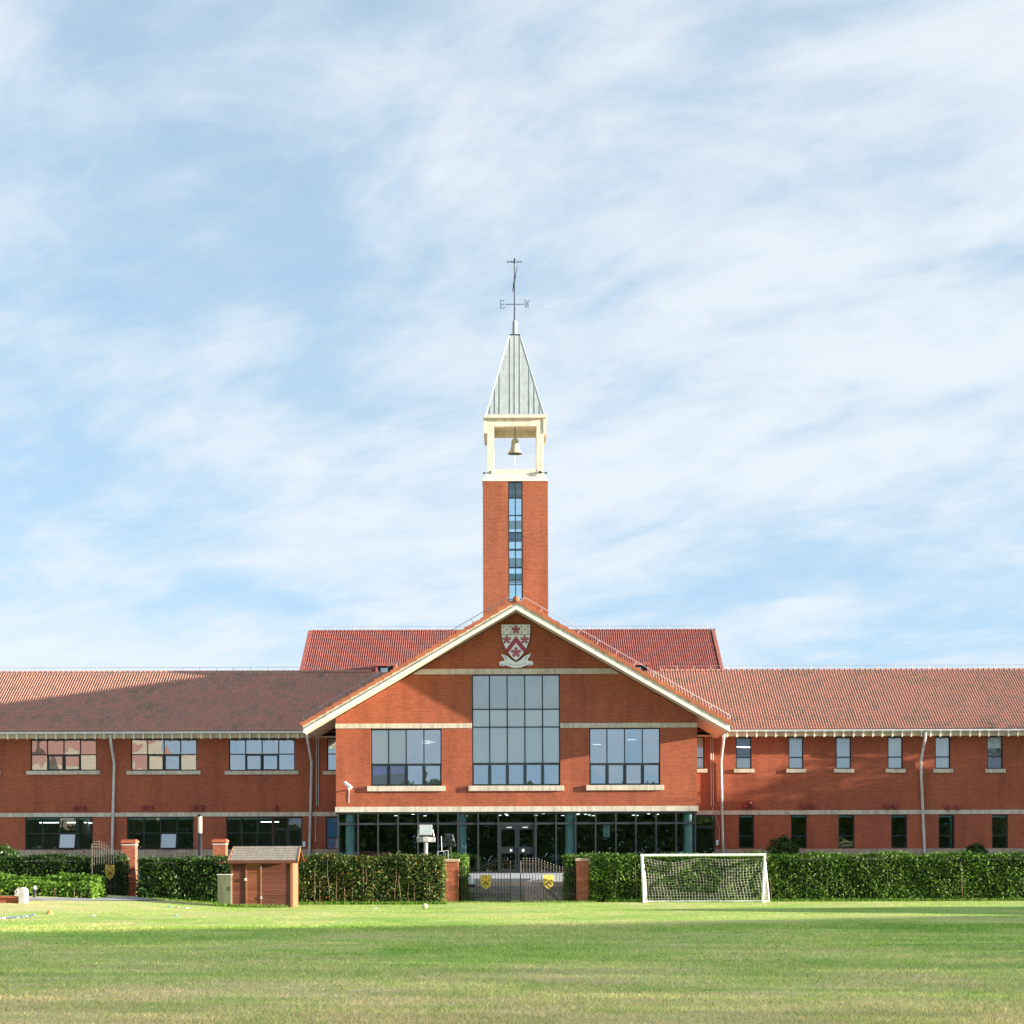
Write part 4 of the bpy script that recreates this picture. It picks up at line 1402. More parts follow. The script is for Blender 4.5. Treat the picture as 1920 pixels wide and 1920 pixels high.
# weather vane
vn = thing('weather_vane', 'tall iron weather vane with letters E and W on the tower spire', 'weather vane', (AX, yc, zs1 + 0.05))
vz = lambda y: PZ(960, y, yc)
MB().lathe((AX, yc, zs1 + 0.05), [(0.125, 0), (0.125, vz(604) - zs1 - 0.05), (0.07, vz(600) - zs1 - 0.05), (0.0, vz(600) - zs1 - 0.05)], 8, False).build('socket', M['grey'], vn)
MB().tube([(AX, yc, vz(601)), (AX, yc, vz(545)), (AX, yc, vz(486))], [0.05, 0.04, 0.03], 8).lathe((AX, yc, vz(492)), [(0, -0.1), (0.07, -0.02), (0.08, 0.05), (0.03, 0.2), (0, 0.24)], 8).lathe((AX, yc, vz(546)), [(0, -0.06), (0.06, 0), (0, 0.06)], 8).lathe((AX, yc, vz(598)), [(0, -0.06), (0.07, 0), (0, 0.06)], 8).build('mast', M['iron'], vn)
za = vz(570.5)
MB().tube([(AX - 0.52, yc, za), (AX + 0.52, yc, za)], 0.02, 6).build('arm', M['iron'], vn)
MB().tube([(AX, yc - 0.5, za), (AX, yc + 0.5, za)], 0.02, 6).build('arm', M['iron'], vn)
e = MB()
xE = AX - 0.66
for p, q, w in (((-0.08, -0.2), (-0.08, 0.2), 0.035), ((-0.13, 0.2), (0.09, 0.2), 0.025), ((-0.13, -0.2), (0.1, -0.2), 0.025), ((-0.08, 0.0), (0.06, 0.0), 0.025), ((0.09, 0.2), (0.09, 0.12), 0.02), ((0.1, -0.2), (0.1, -0.11), 0.02), ((0.06, 0.05), (0.06, -0.05), 0.02)):
    e.bar((xE + p[0], yc, za + p[1]), (xE + q[0], yc, za + q[1]), w, w, (0, 1, 0))
e.build('letter', M['iron'], vn)['label'] = 'iron letter E'
e = MB()
xW = AX + 0.66
for p, q, w in (((-0.12, 0.2), (-0.07, -0.2), 0.03), ((-0.07, -0.2), (0.0, 0.16), 0.02), ((0.0, 0.16), (0.05, -0.2), 0.03), ((0.05, -0.2), (0.11, 0.2), 0.02), ((-0.16, 0.2), (-0.07, 0.2), 0.02), ((0.07, 0.2), (0.15, 0.2), 0.02)):
    e.bar((xW + p[0], yc, za + p[1]), (xW + q[0], yc, za + q[1]), w, w, (0, 1, 0))
e.build('letter', M['iron'], vn)['label'] = 'iron letter W'
zt2 = vz(491)
MB().tube([(AX - 0.38, yc, zt2), (AX + 0.38, yc, zt2)], 0.022, 6).lathe((AX - 0.18, yc, zt2), [(0, -0.06), (0.05, 0), (0, 0.06)], 8).bar((AX - 0.38, yc, zt2 - 0.07), (AX - 0.38, yc, zt2 + 0.07), 0.025).bar((AX + 0.38, yc, zt2 - 0.05), (AX + 0.34, yc, zt2 + 0.06), 0.025).bar((AX + 0.2, yc, zt2 - 0.06), (AX + 0.15, yc, zt2 + 0.01), 0.025).build('pointer', M['iron'], vn)
MB().tube([(AX + 0.14, yc - 0.5, vz(504)), (AX + 0.04, yc - 0.2, vz(520)), (AX - 0.03, yc + 0.1, vz(530)), (AX - 0.1, yc + 0.4, vz(544))], [0.012, 0.03, 0.05, 0.015], 6).build('arrow', M['iron'], vn)

# ------------------------------------------------------------------ crest on the gable
YC_ = YG - 0.12
cx_ = lambda x: PX(920 + x / 17.45, 1205, YC_)
cz_ = lambda y: PZ(967, 1150 + y / 17.45, YC_)
crest = thing('crest', 'white and maroon shield crest with scroll mounted high on the gable', 'crest', (cx_(828), YG - 0.02, cz_(1770)))
def arc(pts):
    return [(cx_(a), cz_(b)) for a, b in pts]
sh = [(345, 365), (1295, 365), (1293, 640), (1280, 760), (1255, 900), (1210, 1040), (1140, 1190), (1050, 1330), (950, 1440), (828, 1540),
      (706, 1440), (606, 1330), (516, 1190), (440, 1040), (392, 900), (366, 760), (350, 640)]
MB().poly_y(arc([(828 + (a - 828) * 1.03, 900 + (b - 900) * 1.03) for a, b in sh][::-1]), YG - 0.1, YG - 0.01).build('backing', M['black'], crest)
shield = MB().poly_y(arc(sh[::-1]), YG - 0.13, YG - 0.1).build('shield', M['white'], crest)
yf = YG - 0.13
MB().poly_y(arc([(352, 683), (1292, 683), (1292, 698), (352, 698)][::-1]), yf - 0.006, yf).build('chief_line', M['black'], crest)
MB().poly_y(arc([(828, 740), (1175, 1185), (1095, 1300), (828, 960), (565, 1310), (485, 1195)][::-1]), yf - 0.012, yf).build('chevron', M['maroon'], crest)
def flower(cx, cy, r):
    e = MB()
    for i in range(5):
        t = R(90 + 72 * i)
        d = (math.cos(t), -math.sin(t))
        nrm = (-d[1], d[0])
        pt = [(0.12, -0.05), (0.45, -0.27), (0.8, -0.33), (1.02, 0.0), (0.8, 0.33), (0.45, 0.27), (0.12, 0.05)]
        e.poly_y(arc([(cx + r * (d[0] * a + nrm[0] * q), cy + r * (d[1] * a + nrm[1] * q)) for a, q in pt]), yf - 0.012, yf)
    e.poly_y(arc([(cx + 0.22 * r * math.cos(R(60 * i)), cy + 0.22 * r * math.sin(R(60 * i))) for i in range(6)]), yf - 0.016, yf)
    f_ = e.build('flower', M['maroon'], crest)
    e = MB()
    for i in range(5):
        t = R(90 + 72 * i)
        px, py = cx + r * 0.62 * math.cos(t), cy - r * 0.62 * math.sin(t)
        e.poly_y(arc([(px + r * 0.13 * math.cos(R(72 * q)), py + r * 0.13 * math.sin(R(72 * q))) for q in range(5)]), yf - 0.016, yf - 0.006)
    e.build('petal_centre', M['grey'], f_)
for f_ in ((825, 540, 145), (525, 860, 145), (1112, 860, 145), (825, 1280, 170)):
    flower(*f_)
for (a, b_) in ((425, 440), (645, 440), (1008, 440), (1230, 440), (532, 532), (1115, 532), (425, 620), (645, 620), (1008, 620), (1230, 620)):
    MB().poly_y(arc([(a - 18, b_ - 24), (a + 18, b_ - 24), (a + 22, b_ + 22), (a - 22, b_ + 22)][::-1]), yf - 0.008, yf).build('dot', M['grey'], crest)
rib = [(345, 1325), (440, 1360), (545, 1400), (680, 1520), (828, 1600), (980, 1520), (1110, 1400), (1215, 1350), (1310, 1310), (1280, 1410), (1210, 1490), (1235, 1560), (1340, 1560), (1395, 1620), (1385, 1670), (1300, 1715), (1240, 1700), (1180, 1690), (1010, 1760), (828, 1785), (640, 1755), (480, 1690), (420, 1720), (340, 1715), (285, 1680), (280, 1610), (330, 1565), (430, 1555), (455, 1500), (400, 1430)]
MB().poly_y(arc(rib[::-1]), YG - 0.12, YG - 0.015).build('scroll', M['white'], crest)
e = MB()
for i in range(21):
    t = (i - 10) / 10
    a = 828 + t * 330
    b_ = 1700 - 75 * t * t
    e.poly_y(arc([(a - 7, b_ - 22), (a + 7, b_ - 22 + 4 * (i % 3)), (a + 7, b_ + 20), (a - 7, b_ + 20)][::-1]), YG - 0.126, YG - 0.12)
e.build('scroll_marks', M['grey'], crest)
e = MB()
for s in (-1, 1):
    e.poly_y(arc([(828 + s * a, b_) for a, b_ in ((395, 1395), (310, 1430), (285, 1520), (330, 1470))][::(-1 if s < 0 else 1)]), YG - 0.126, YG - 0.12)
    e.poly_y(arc([(828 + s * a, b_) for a, b_ in ((490, 1650), (420, 1660), (430, 1700), (480, 1690))][::(-1 if s < 0 else 1)]), YG - 0.126, YG - 0.12)
e.build('scroll_shading', M['grey'], crest)

# security camera on the gable wall
sc_ = thing('security_camera', 'white security camera on the brick wall left of the gable windows', 'camera', (gx_(655), YG, gz_(1478)))
p = Vector((gx_(653.5), YG - 0.3, gz_(1472)))
MB().tube([p + Vector((-0.16, 0.05, 0.13)), p + Vector((0.16, -0.15, -0.12))], 0.085, 10).build('camera_body', M['white'], sc_)
MB().tube([p + Vector((0, 0, -0.05)), p + Vector((0.02, 0.1, -0.2)), p + Vector((0.02, 0.3, -0.22))], 0.035, 8).build('bracket', M['white'], sc_)
MB().tube([p + Vector((0.02, 0.28, -0.22)), p + Vector((0.0, 0.29, -0.85))], 0.012, 6).build('cable', M['pipe'], sc_)

# ------------------------------------------------------------------ hedges
def leaf_quads(P, N, size, spread=0.9):
    n = len(P)
    d = N + rng.normal(0, spread, (n, 3))
    d /= np.linalg.norm(d, axis=1)[:, None] + 1e-9
    t = np.cross(d, rng.normal(0, 1, (n, 3)))
    t /= np.linalg.norm(t, axis=1)[:, None] + 1e-9
    bb = np.cross(d, t)
    s = size * rng.uniform(0.65, 1.25, n)[:, None]
    v = np.empty((n, 4, 3))
    v[:, 0] = P - t * s
    v[:, 1] = P + bb * s * 0.5 + d * s * 0.16
    v[:, 2] = P + t * s
    v[:, 3] = P - bb * s * 0.5 + d * s * 0.16
    return v.reshape(-1, 3), np.arange(n * 4).reshape(-1, 4)

def lump(a, b_, k=1.0):
    return (np.sin(a * 2.3 * k + 1.1 * np.sin(b_ * 1.9 * k)) + np.sin(b_ * 3.1 * k + 0.7 * np.sin(a * 2.7 * k)) + 0.6 * np.sin(a * 5.3 * k + b_ * 4.1 * k)) / 2.6

def hedge(label, x0, x1, y0, y1, ztop, mat, dens=420, leaf=0.06, stems=0, rot=None, zb=None, core=0.16, amp=0.09, group=None, tops=None):
    cx, cy = (x0 + x1) / 2, (y0 + y1) / 2
    base = float(min(H(x0, y0), H(x1, y0), H(cx, y0))) if zb is None else zb
    h = thing('hedge', label, 'hedge', (cx, cy, base), group)
    L, D, Hh = x1 - x0, y1 - y0, ztop - base
    Ps, Ns = [], []
    def face(n, f, nrm):
        u, v = rng.random(n), rng.random(n)
        Pp = f(u, v)
        a = lump(Pp[:, 0] + Pp[:, 1] * 0.5, Pp[:, 2] + Pp[:, 1] * 0.7)
        # deep pockets show the dark inside
        off = amp * a * (1.5 if nrm[2] == 1 else 1.0) + rng.normal(0, 0.04, n) - 0.03
        nn = np.tile(np.array(nrm, float), (n, 1))
        Ps.append(Pp + nn * off[:, None])
        Ns.append(nn)
    face(int(L * Hh * dens), lambda u, v: np.stack([x0 + u * L, np.full_like(u, y0), base + 0.05 + v * (Hh - 0.05)], -1), (0, -1, 0.25))
    face(int(L * D * dens), lambda u, v: np.stack([x0 + u * L, y0 + v * D, np.full_like(u, ztop)], -1), (0, 0, 1))
    face(int(D * Hh * dens), lambda u, v: np.stack([np.full_like(u, x0), y0 + u * D, base + v * Hh], -1), (-1, 0, 0.2))
    face(int(D * Hh * dens), lambda u, v: np.stack([np.full_like(u, x1), y0 + u * D, base + v * Hh], -1), (1, 0, 0.2))
    # shoots sticking up
    ns = int(L * 9)
    sx = x0 + rng.random(ns) * L
    Ps.append(np.stack([sx, y0 + rng.random(ns) * D, ztop + 0.03 + np.abs(rng.normal(0, 0.08, ns))], -1)); Ns.append(np.tile([0, 0, 1.0], (ns, 1)))
    P, N = np.concatenate(Ps), np.concatenate(Ns)
    v, f = leaf_quads(P - np.array([cx, cy, base]), N, leaf)
    me = mesh_np('foliage', v, f)
    me.materials.append(mat)
    o = link(bpy.data.objects.new('foliage', me), h)
    o['kind'] = 'stuff'
    MB().box(x0 + core, x1 - core, y0 + core, y1 - core * 0.5, base - 0.1, ztop - core).build('dark_core', M['soil'], h)  # solid core box, inner shade given by its near-black colour
    if stems:
        me = None
        for i in range(stems):
            x = x0 + (i + rng.uniform(0.2, 0.8)) * L / stems
            hh = Hh * rng.uniform(0.45, 0.98)
            if me is None:
                t = MB().tube([(0, 0, 0), (0.02, 0.01, 0.35), (-0.02, -0.015, 0.7), (0.015, 0, 1.0)], [0.012, 0.01, 0.008, 0.004], 5)
                me = bpy.data.meshes.new('stem'); me.from_pydata(t.v, [], t.f); me.materials.append(M['stem'])
            inst('stem', me, h, (x, y0 + rng.uniform(-0.02, 0.09), base), rot=(rng.uniform(-0.05, 0.05), rng.uniform(-0.09, 0.09), rng.uniform(0, 6)), scale=(1, 1, hh))
    if rot:
        h.rotation_euler = (0, 0, rot)
    return h

hedge('long clipped green hedge behind the football goal, running to the right', PX(1106, 1650, 76.2), 33.0, 76.2, 77.6, 1.77, M['hedge'], 430, 0.06, 24)
hedge('clipped hedge with rusty red leaves between the shed and the gate pier', PX(551, 1650, 73.6), PX(832, 1650, 73.6), 73.6, 75.0, 1.78, M['hedge_rust'], 430, 0.062, 19)
hedge('dark glossy hedge left of the wooden shed', PX(259, 1650, 72.2), PX(440, 1650, 72.2), 72.2, 73.4, 1.72, M['hedge_dark'], 480, 0.062, 5, zb=0.02)
hedge('tall clipped hedge at far left behind the open iron gate', -26.0, PX(236, 1630, 73.6), 73.4, 74.6, 1.80, M['hedge_dark'], 420, 0.06, 14)
hedge('knee-high bright green hedge on the bank, in front of the tall left hedge', -26.0, PX(187, 1650, 69.6), 69.6, 70.9, 1.12, M['hedge_bright'], 480, 0.055, 0)
hedge('lowest bright green hedge along the edge of the grey path', -26.0, PX(176, 1670, 68.6), 68.4, 69.4, 0.86, M['hedge_bright'], 480, 0.055, 22)
hedge('short yellow-green hedge running back from behind the left gate pier', -2.6, PX(872, 1640, 78.0), 77.4, 82.5, 1.80, M['hedge'], 430, 0.06, 0, zb=0.0)
hedge('short dark hedge running back from behind the right gate pier', PX(1062, 1640, 78.2), 3.4, 78.0, 82.5, 1.78, M['hedge'], 430, 0.06, 0, zb=0.0)

# grass tufts left uncut along the foot of the hedges
def tufts(x0, x1, y, n, hmax=0.16):
    x = rng.uniform(x0, x1, n)
    yy = y - np.abs(rng.normal(0, 0.12, n))
    return x, yy, rng.uniform(0.05, hmax, n)
T = [tufts(3.6, 30, 76.15, 5200), tufts(-8, -2.4, 73.5, 1900, 0.15), tufts(-10.6, -7.9, 68.95, 900), tufts(-13.4, -10.5, 72.1, 500, 0.1), tufts(-2.8, 3.3, 76.1, 900, 0.09)]
x, y, hgt = (np.concatenate([t[i] for t in T]) for i in range(3))
o = blades('uncut_grass', x, y, H(x, y), hgt, np.full(len(x), 0.022), M['tuft'], None, 0.35)
tag(o, 'fringe of longer bright grass along the foot of the hedges', 'grass')

# ------------------------------------------------------------------ shrubs by the building
def shrub(label, cx, cy, cz, r, hgt, mat):
    t = thing('shrub', label, 'shrub', (cx, cy, 1.0))
    n = 2600
    d = rng.normal(0, 1, (n, 3))
    d /= np.linalg.norm(d, axis=1)[:, None]
    rad = 0.75 + 0.2 * lump(d[:, 0] * 3 + d[:, 2], d[:, 2] * 3 + d[:, 1]) + rng.normal(0, 0.09, n)
    P = d * rad[:, None] * np.array([r, r, hgt / 2]) + np.array([0, 0, hgt / 2 + 0.1])
    v, f = leaf_quads(P, d, 0.075)
    me = mesh_np('crown', v, f)
    me.materials.append(mat)
    link(bpy.data.objects.new('crown', me), t)
    MB().lathe((cx, cy, 1.0), [(0.04, 0), (0.03, 0.3), (r * 0.55, hgt * 0.35), (r * 0.6, hgt * 0.6), (r * 0.3, hgt * 0.85), (0, hgt * 0.88)], 10).build('dark_core', M['soil'], t)  # solid core, near-black in place of the shade inside the shrub
    return t
Ys = 97.5
shrub('round dark shrub under the slot windows, just right of the goal', PX(1468, 1600, Ys), Ys, 1, 0.8, 1.75, M['hedge_dark'])
shrub('small round shrub under the slot windows at far right', PX(1831, 1600, Ys), Ys, 1, 0.62, 1.32, M['hedge_dark'])
shrub('dark rounded shrub at the left edge behind the hedge', PX(2, 1600, 90), 90, 1, 0.95, 1.35, M['hedge_dark'])

# ------------------------------------------------------------------ brick gate piers
bk = {}
def brick_mesh(l, w):
    key = (round(l, 3), round(w, 3))
    if key not in bk:
        m = MB().box(-l / 2, l / 2, -w / 2, w / 2, 0, 0.06)
        me = bpy.data.meshes.new('brick'); me.from_pydata(m.v, [], m.f); me.materials.append(M['pier_brick'])
        bk[key] = me
    return bk[key]
def pier(label, cx, cy, z0, ztop, w=0.5, brickcap=False):
    t = thing('gate_pier', label, 'pier', (cx, cy, z0))
    hcap = 0.12
    MB().box(cx - w / 2 + 0.006, cx + w / 2 - 0.006, cy - w / 2 + 0.006, cy + w / 2 - 0.006, z0 - 0.1, ztop - hcap).build('mortar_core', M['mortar'], t)
    z = z0 - 0.02
    row = 0
    g = 0.01
    while z + 0.07 < ztop - hcap + 0.02:
        l = (w - g) / 2
        for s in (-1, 1):
            if row % 2 == 0:
                for q in (-1, 1):
                    inst('brick', brick_mesh(l, 0.11), t, (cx + q * (l + g) / 2, cy + s * (w / 2 - 0.055), z))
                inst('brick', brick_mesh(0.11, w - 0.24), t, (cx + s * (w / 2 - 0.055), cy, z))
            else:
                for q in (-1, 1):
                    inst('brick', brick_mesh(0.11, l), t, (cx + s * (w / 2 - 0.055), cy + q * (l + g) / 2, z))
                inst('brick', brick_mesh(w - 0.24, 0.11), t, (cx, cy + s * (w / 2 - 0.055), z))
        z += 0.07
        row += 1
    if brickcap:
        MB().box(cx - w / 2 - 0.02, cx + w / 2 + 0.02, cy - w / 2 - 0.02, cy + w / 2 + 0.02, ztop - 0.22, ztop - 0.19).build('cap_line', M['fascia_light'], t)
        MB().box(cx - w / 2 - 0.05, cx + w / 2 + 0.05, cy - w / 2 - 0.05, cy + w / 2 + 0.05, ztop - 0.14, ztop - 0.04).build('cap', M['pier_brick'], t, bevel=0.02)
        MB().box(cx - w / 2 - 0.01, cx + w / 2 + 0.01, cy - w / 2 - 0.01, cy + w / 2 + 0.01, ztop - 0.04, ztop).build('cap', M['pier_brick'], t, bevel=0.01)
    else:
        MB().box(cx - w / 2 - 0.05, cx + w / 2 + 0.05, cy - w / 2 - 0.05, cy + w / 2 + 0.05, ztop - hcap, ztop).build('cap', M['cap'], t, bevel=0.02)
    return t
YP = 76.3
pxl, pxr = PX(847, 1650, YP), PX(1093, 1650, YP)
pier('squat brick pier with stone cap at the left side of the double gate', pxl, YP + 0.25, 0, PZ(847, 1610.5, YP), 0.5)
pier('squat brick pier with stone cap at the right side of the double gate', pxr, YP + 0.25, 0, PZ(1093, 1609, YP), 0.5)
YP2 = 73.9
pal, pbl = PX(241, 1620, YP2), PX(411, 1620, YP2 + 2.0)
pier('tall brick pier holding the open gate at the path', pal, YP2 + 0.25, 0.3, PZ(241, 1574, YP2), 0.5, True)
pier('tall brick pier with white cap line behind the dark hedge', pbl, YP2 + 2.3, 0.45, PZ(411, 1573, YP2 + 2), 0.5, True)

# ------------------------------------------------------------------ iron gates
def gate_leaf(label, hinge, ang, w, hh, hf, nbar, shield_at=None, back=False):
    t = thing('iron_gate', label, 'gate', hinge, None, ang)
    top = lambda u: hh + (hf - hh) * float(sstep(0.18, 0.8, u / w))
    for i in range(nbar + 1):
        u = w * i / nbar
        edge = i in (0, nbar)
        r = 0.024 if edge else 0.012
        zt = top(u) + (0.06 if edge else 0.12)
        m = MB().tube([(u, 0, 0.05), (u, 0, zt - 0.07)], r, 6)
        if not edge:
            m.lathe((u, 0, zt - 0.07), [(r, 0), (0.02, 0.02), (0.006, 0.08), (0, 0.09)], 6)
        local_build(m, 'bar' if not edge else 'stile', M['gate'], t)
    for dz, nm in ((0.0, 'top_rail'), (-0.11, 'top_rail')):
        m = MB().tube([(w * i / 18, 0, top(w * i / 18) + dz) for i in range(19)], 0.013, 6)
        local_build(m, nm, M['gate'], t)
    for z in (0.07, 0.2, 0.34):
        local_build(MB().box(0, w, -0.012, 0.012, z - 0.014, z + 0.014), 'bottom_rail', M['gate'], t)
    rm = None
    for i in range(nbar):
        u = w * (i + 0.5) / nbar
        if rm is None:
            m = MB().tube([(0.042 * math.cos(2 * math.pi * q / 12), 0, 0.042 * math.sin(2 * math.pi * q / 12)) for q in range(13)], 0.009, 5, False)
            rm = bpy.data.meshes.new('ring'); rm.from_pydata(m.v, [], m.f); rm.materials.append(M['gate'])
        inst('ring', rm, t, local=(u, 0, 0.27))
    if shield_at:
        u, zc, s = shield_at
        sg = 1 if back else -1
        y0, y1 = (0.03, 0.055) if back else (-0.055, -0.03)
        pts = [(-0.22, 0.27), (0.22, 0.27), (0.225, 0.0), (0.17, -0.17), (0.0, -0.3), (-0.17, -0.17), (-0.225, 0.0)]
        m = MB().poly_y([(u + a * s, zc + b_ * s) for a, b_ in pts][::-1], y0, y1)
        so = local_build(m, 'shield', M['gold'], t)
        yf0, y0 = (y1, y1 + 0.01) if back else (y0 - 0.01, y0)
        m = MB().poly_y([(u + a * s, zc + b_ * s) for a, b_ in ((0, 0.03), (0.14, -0.1), (0.09, -0.15), (0, -0.06), (-0.09, -0.15), (-0.14, -0.1))][::-1], yf0, y0)
        local_build(m, 'chevron', M['gold_dark'], so)
        for (a, b_) in ((0, 0.19), (-0.13, 0.06), (0.13, 0.06), (0, -0.2)):
            m = MB().poly_y([(u + s * (a + 0.035 * math.cos(R(72 * q + 90))), zc + s * (b_ + 0.035 * math.sin(R(72 * q + 90)))) for q in range(5)][::-1], yf0, y0)
            local_build(m, 'emblem', M['gold_dark'], so)
    return t
gw = 2.02
hl = Vector((PX(866, 1650, 76.5), 76.5, 0.0))
hr = Vector((PX(1077, 1650, 76.5), 76.5, 0.0))
gate_leaf('left leaf of the double iron gate, nearest the bin', hl, R(-17), gw * 0.98, 1.27, 1.62, 16, (1.0, 0.80, 0.98))
gate_leaf('right leaf of the double iron gate, nearest the goal', hr, R(180 + 17), gw * 1.09, 1.27, 1.62, 18, (1.08, 0.80, 0.98), True)
gate_leaf('tall open iron gate leaf with gold shield beside the path', Vector((pal - 0.02, YP2 - 0.08, 0.45)), R(180 + 52), 1.72, 1.40, 1.84, 15, (0.9, 0.80, 0.98), True)
gate_leaf('dark iron gate leaf showing above the dark hedge', Vector((pbl - 0.3, YP2 + 2.2, 0.45)), R(180 + 8), 1.45, 1.25, 1.5, 12)

# ------------------------------------------------------------------ garden shed
YSH = 69.2
sh0, sh1 = PX(433, 1700, YSH), PX(549, 1700, YSH)
shed = thing('garden_shed', 'small brown slatted wooden shed with a shingled roof', 'shed', ((sh0 + sh1) / 2, YSH + 0.9, 0))
zev = PZ(490, 1617, YSH)
D_ = 1.7
MB().box(sh0 + 0.05, sh1 - 0.06, YSH + 0.05, YSH + D_, 0.0, zev).build('shed_frame', M['plank'], shed)
xd0, xd1 = PX(462, 1700, YSH), PX(489, 1700, YSH)
npl = 19
ph = (zev - 0.05) / npl
def planks(parent, a, c, y, mat, n0=0, n1=npl):
    m = MB()
    m.hexa([(a, y - 0.028, 0), (c, y - 0.028, 0), (c, y, 0), (a, y, 0)], [(a, y - 0.01, ph * 0.93), (c, y - 0.01, ph * 0.93), (c, y, ph * 0.93), (a, y, ph * 0.93)])
    o0 = origin_of(parent)
    me = bpy.data.meshes.new('plank'); me.from_pydata([(v[0] - o0.x, v[1] - o0.y, v[2]) for v in m.v], [], m.f); me.materials.append(mat)
    for i in range(n0, n1):
        o = inst('plank', me, parent, local=(0, 0, 0.03 + i * ph))
planks(shed, sh0 + 0.06, xd0 - 0.03, YSH + 0.05, M['plank'])
planks(shed, xd1 + 0.03, sh1 - 0.08, YSH + 0.05, M['plank'])
dr = MB().box(xd0 - 0.025, xd0 + 0.02, YSH - 0.01, YSH + 0.04, 0.02, zev - 0.06).box(xd1 - 0.02, xd1 + 0.025, YSH - 0.01, YSH + 0.04, 0.02, zev - 0.06).box(xd0 + 0.02, xd1 - 0.02, YSH - 0.005, YSH + 0.035, zev - 0.1, zev - 0.06).build('door', M['post_wood'], shed)
planks(dr, xd0 + 0.02, xd1 - 0.02, YSH + 0.03, M['plank_warm'], 0, npl - 1)
MB().box(xd0 - 0.06, xd0 + 0.02, YSH - 0.04, YSH - 0.011, 0.95, 1.04).build('padlock', M['metal_white'], dr)
for z in (0.3, 1.35):
    MB().box(xd1 - 0.01, xd1 + 0.05, YSH - 0.03, YSH - 0.011, z, z + 0.1).build('hinge', M['pipe'], dr)
for (a, c, mt) in ((sh0, sh0 + 0.07, 'plank_warm'), (sh1 - 0.09, sh1, 'post_wood')):
    MB().box(a, c, YSH, YSH + 0.08, 0.0, zev).build('corner_post', M[mt], shed)
m = MB()
m.box(sh1 - 0.02, sh1 + 0.005, YSH + 0.081, YSH + D_, 0.0, zev)
m.build('side_panel', M['post_wood'], shed)
# roof
rx0, rx1 = PX(429, 1600, YSH - 0.15), PX(559, 1600, YSH - 0.15)
zr0, zr1 = PZ(490, 1613.5, YSH - 0.25), PZ(490, 1587.5, YSH + 0.85)
rm_ = MB()
yr0, yr1 = YSH - 0.25, YSH + 0.85
rm_.hexa([(rx0, yr0, zr0 - 0.06), (rx1, yr0, zr0 - 0.06), (rx1 - 0.03, yr1, zr1 - 0.06), (rx0 + 0.06, yr1, zr1 - 0.06)], [(rx0, yr0, zr0), (rx1, yr0, zr0), (rx1 - 0.03, yr1, zr1), (rx0 + 0.06, yr1, zr1)])
rm_.hexa([(rx0 + 0.06, yr1, zr1 - 0.06), (rx1 - 0.03, yr1, zr1 - 0.06), (rx1, 2 * yr1 - yr0, zr0 - 0.06), (rx0, 2 * yr1 - yr0, zr0 - 0.06)], [(rx0 + 0.06, yr1, zr1), (rx1 - 0.03, yr1, zr1), (rx1, 2 * yr1 - yr0, zr0), (rx0, 2 * yr1 - yr0, zr0)])
sro = rm_.build('roof', M['plank'], shed)
ang = math.atan2(zr1 - zr0, yr1 - yr0)
Ls = math.hypot(zr1 - zr0, yr1 - yr0)
nr_, nc_ = 6, 13
sw = (rx1 - rx0 - 0.06) / nc_
m = MB().hexa([(0.004, 0, 0.004), (sw - 0.004, 0, 0.004), (sw - 0.004, Ls / nr_ * 1.1, 0.0), (0.004, Ls / nr_ * 1.1, 0.0)], [(0.004, 0, 0.02), (sw - 0.004, 0, 0.02), (sw - 0.004, Ls / nr_ * 1.1, 0.004), (0.004, Ls / nr_ * 1.1, 0.004)])
sme = bpy.data.meshes.new('shingle'); sme.from_pydata(m.v, [], m.f); sme.materials.append(M['shingle'])
for r_ in range(nr_):
    t = r_ / nr_
    for c_ in range(nc_):
        inst('shingle', sme, sro, (rx0 + 0.015 + 0.03 * t + c_ * sw + (0.03 if r_ % 2 else 0.0), yr0 + (yr1 - yr0) * t, zr0 + (zr1 - zr0) * t + 0.002 + rng.uniform(0, 0.003)), rot=(ang, 0, 0))
for (x, dx) in ((rx0 - 0.02, 0.06), (rx1 + 0.0, -0.03)):
    MB().bar((x, yr0, zr0 - 0.03), (x + dx, yr1, zr1 - 0.03), 0.03, 0.12).build('barge_board', M['post_wood'], sro)
MB().box(rx0, rx1, yr0 - 0.03, yr0 - 0.001, zr0 - 0.1, zr0 - 0.01).build('eaves_board', M['plank'], sro)

# cabinet beside the shed
cb0, cb1 = PX(407.5, 1670, 68.9), PX(433, 1670, 68.9)
cab = thing('utility_cabinet', 'grey-green metal cabinet against the left side of the shed', 'cabinet', ((cb0 + cb1) / 2, 69.1, 0))
zc1 = PZ(420, 1639, 68.9)
MB().box(cb0, cb1, 68.9, 69.5, 0.12, zc1 - 0.04).build('cabinet_body', M['cabinet'], cab, bevel=0.015)
MB().box(cb0 - 0.02, cb1 + 0.02, 68.87, 69.53, zc1 - 0.04, zc1).build('lid', M['concrete'], cab, bevel=0.008)
for x in (cb0 + 0.1, cb1 - 0.1):
    MB().box(x - 0.05, x + 0.05, 68.95, 69.4, 0.0, 0.12).build('foot', M['black'], cab)
MB().box(cb1 - 0.06, cb1 - 0.035, 68.88, 68.9, 0.6, 0.75).build('handle', M['black'], cab)

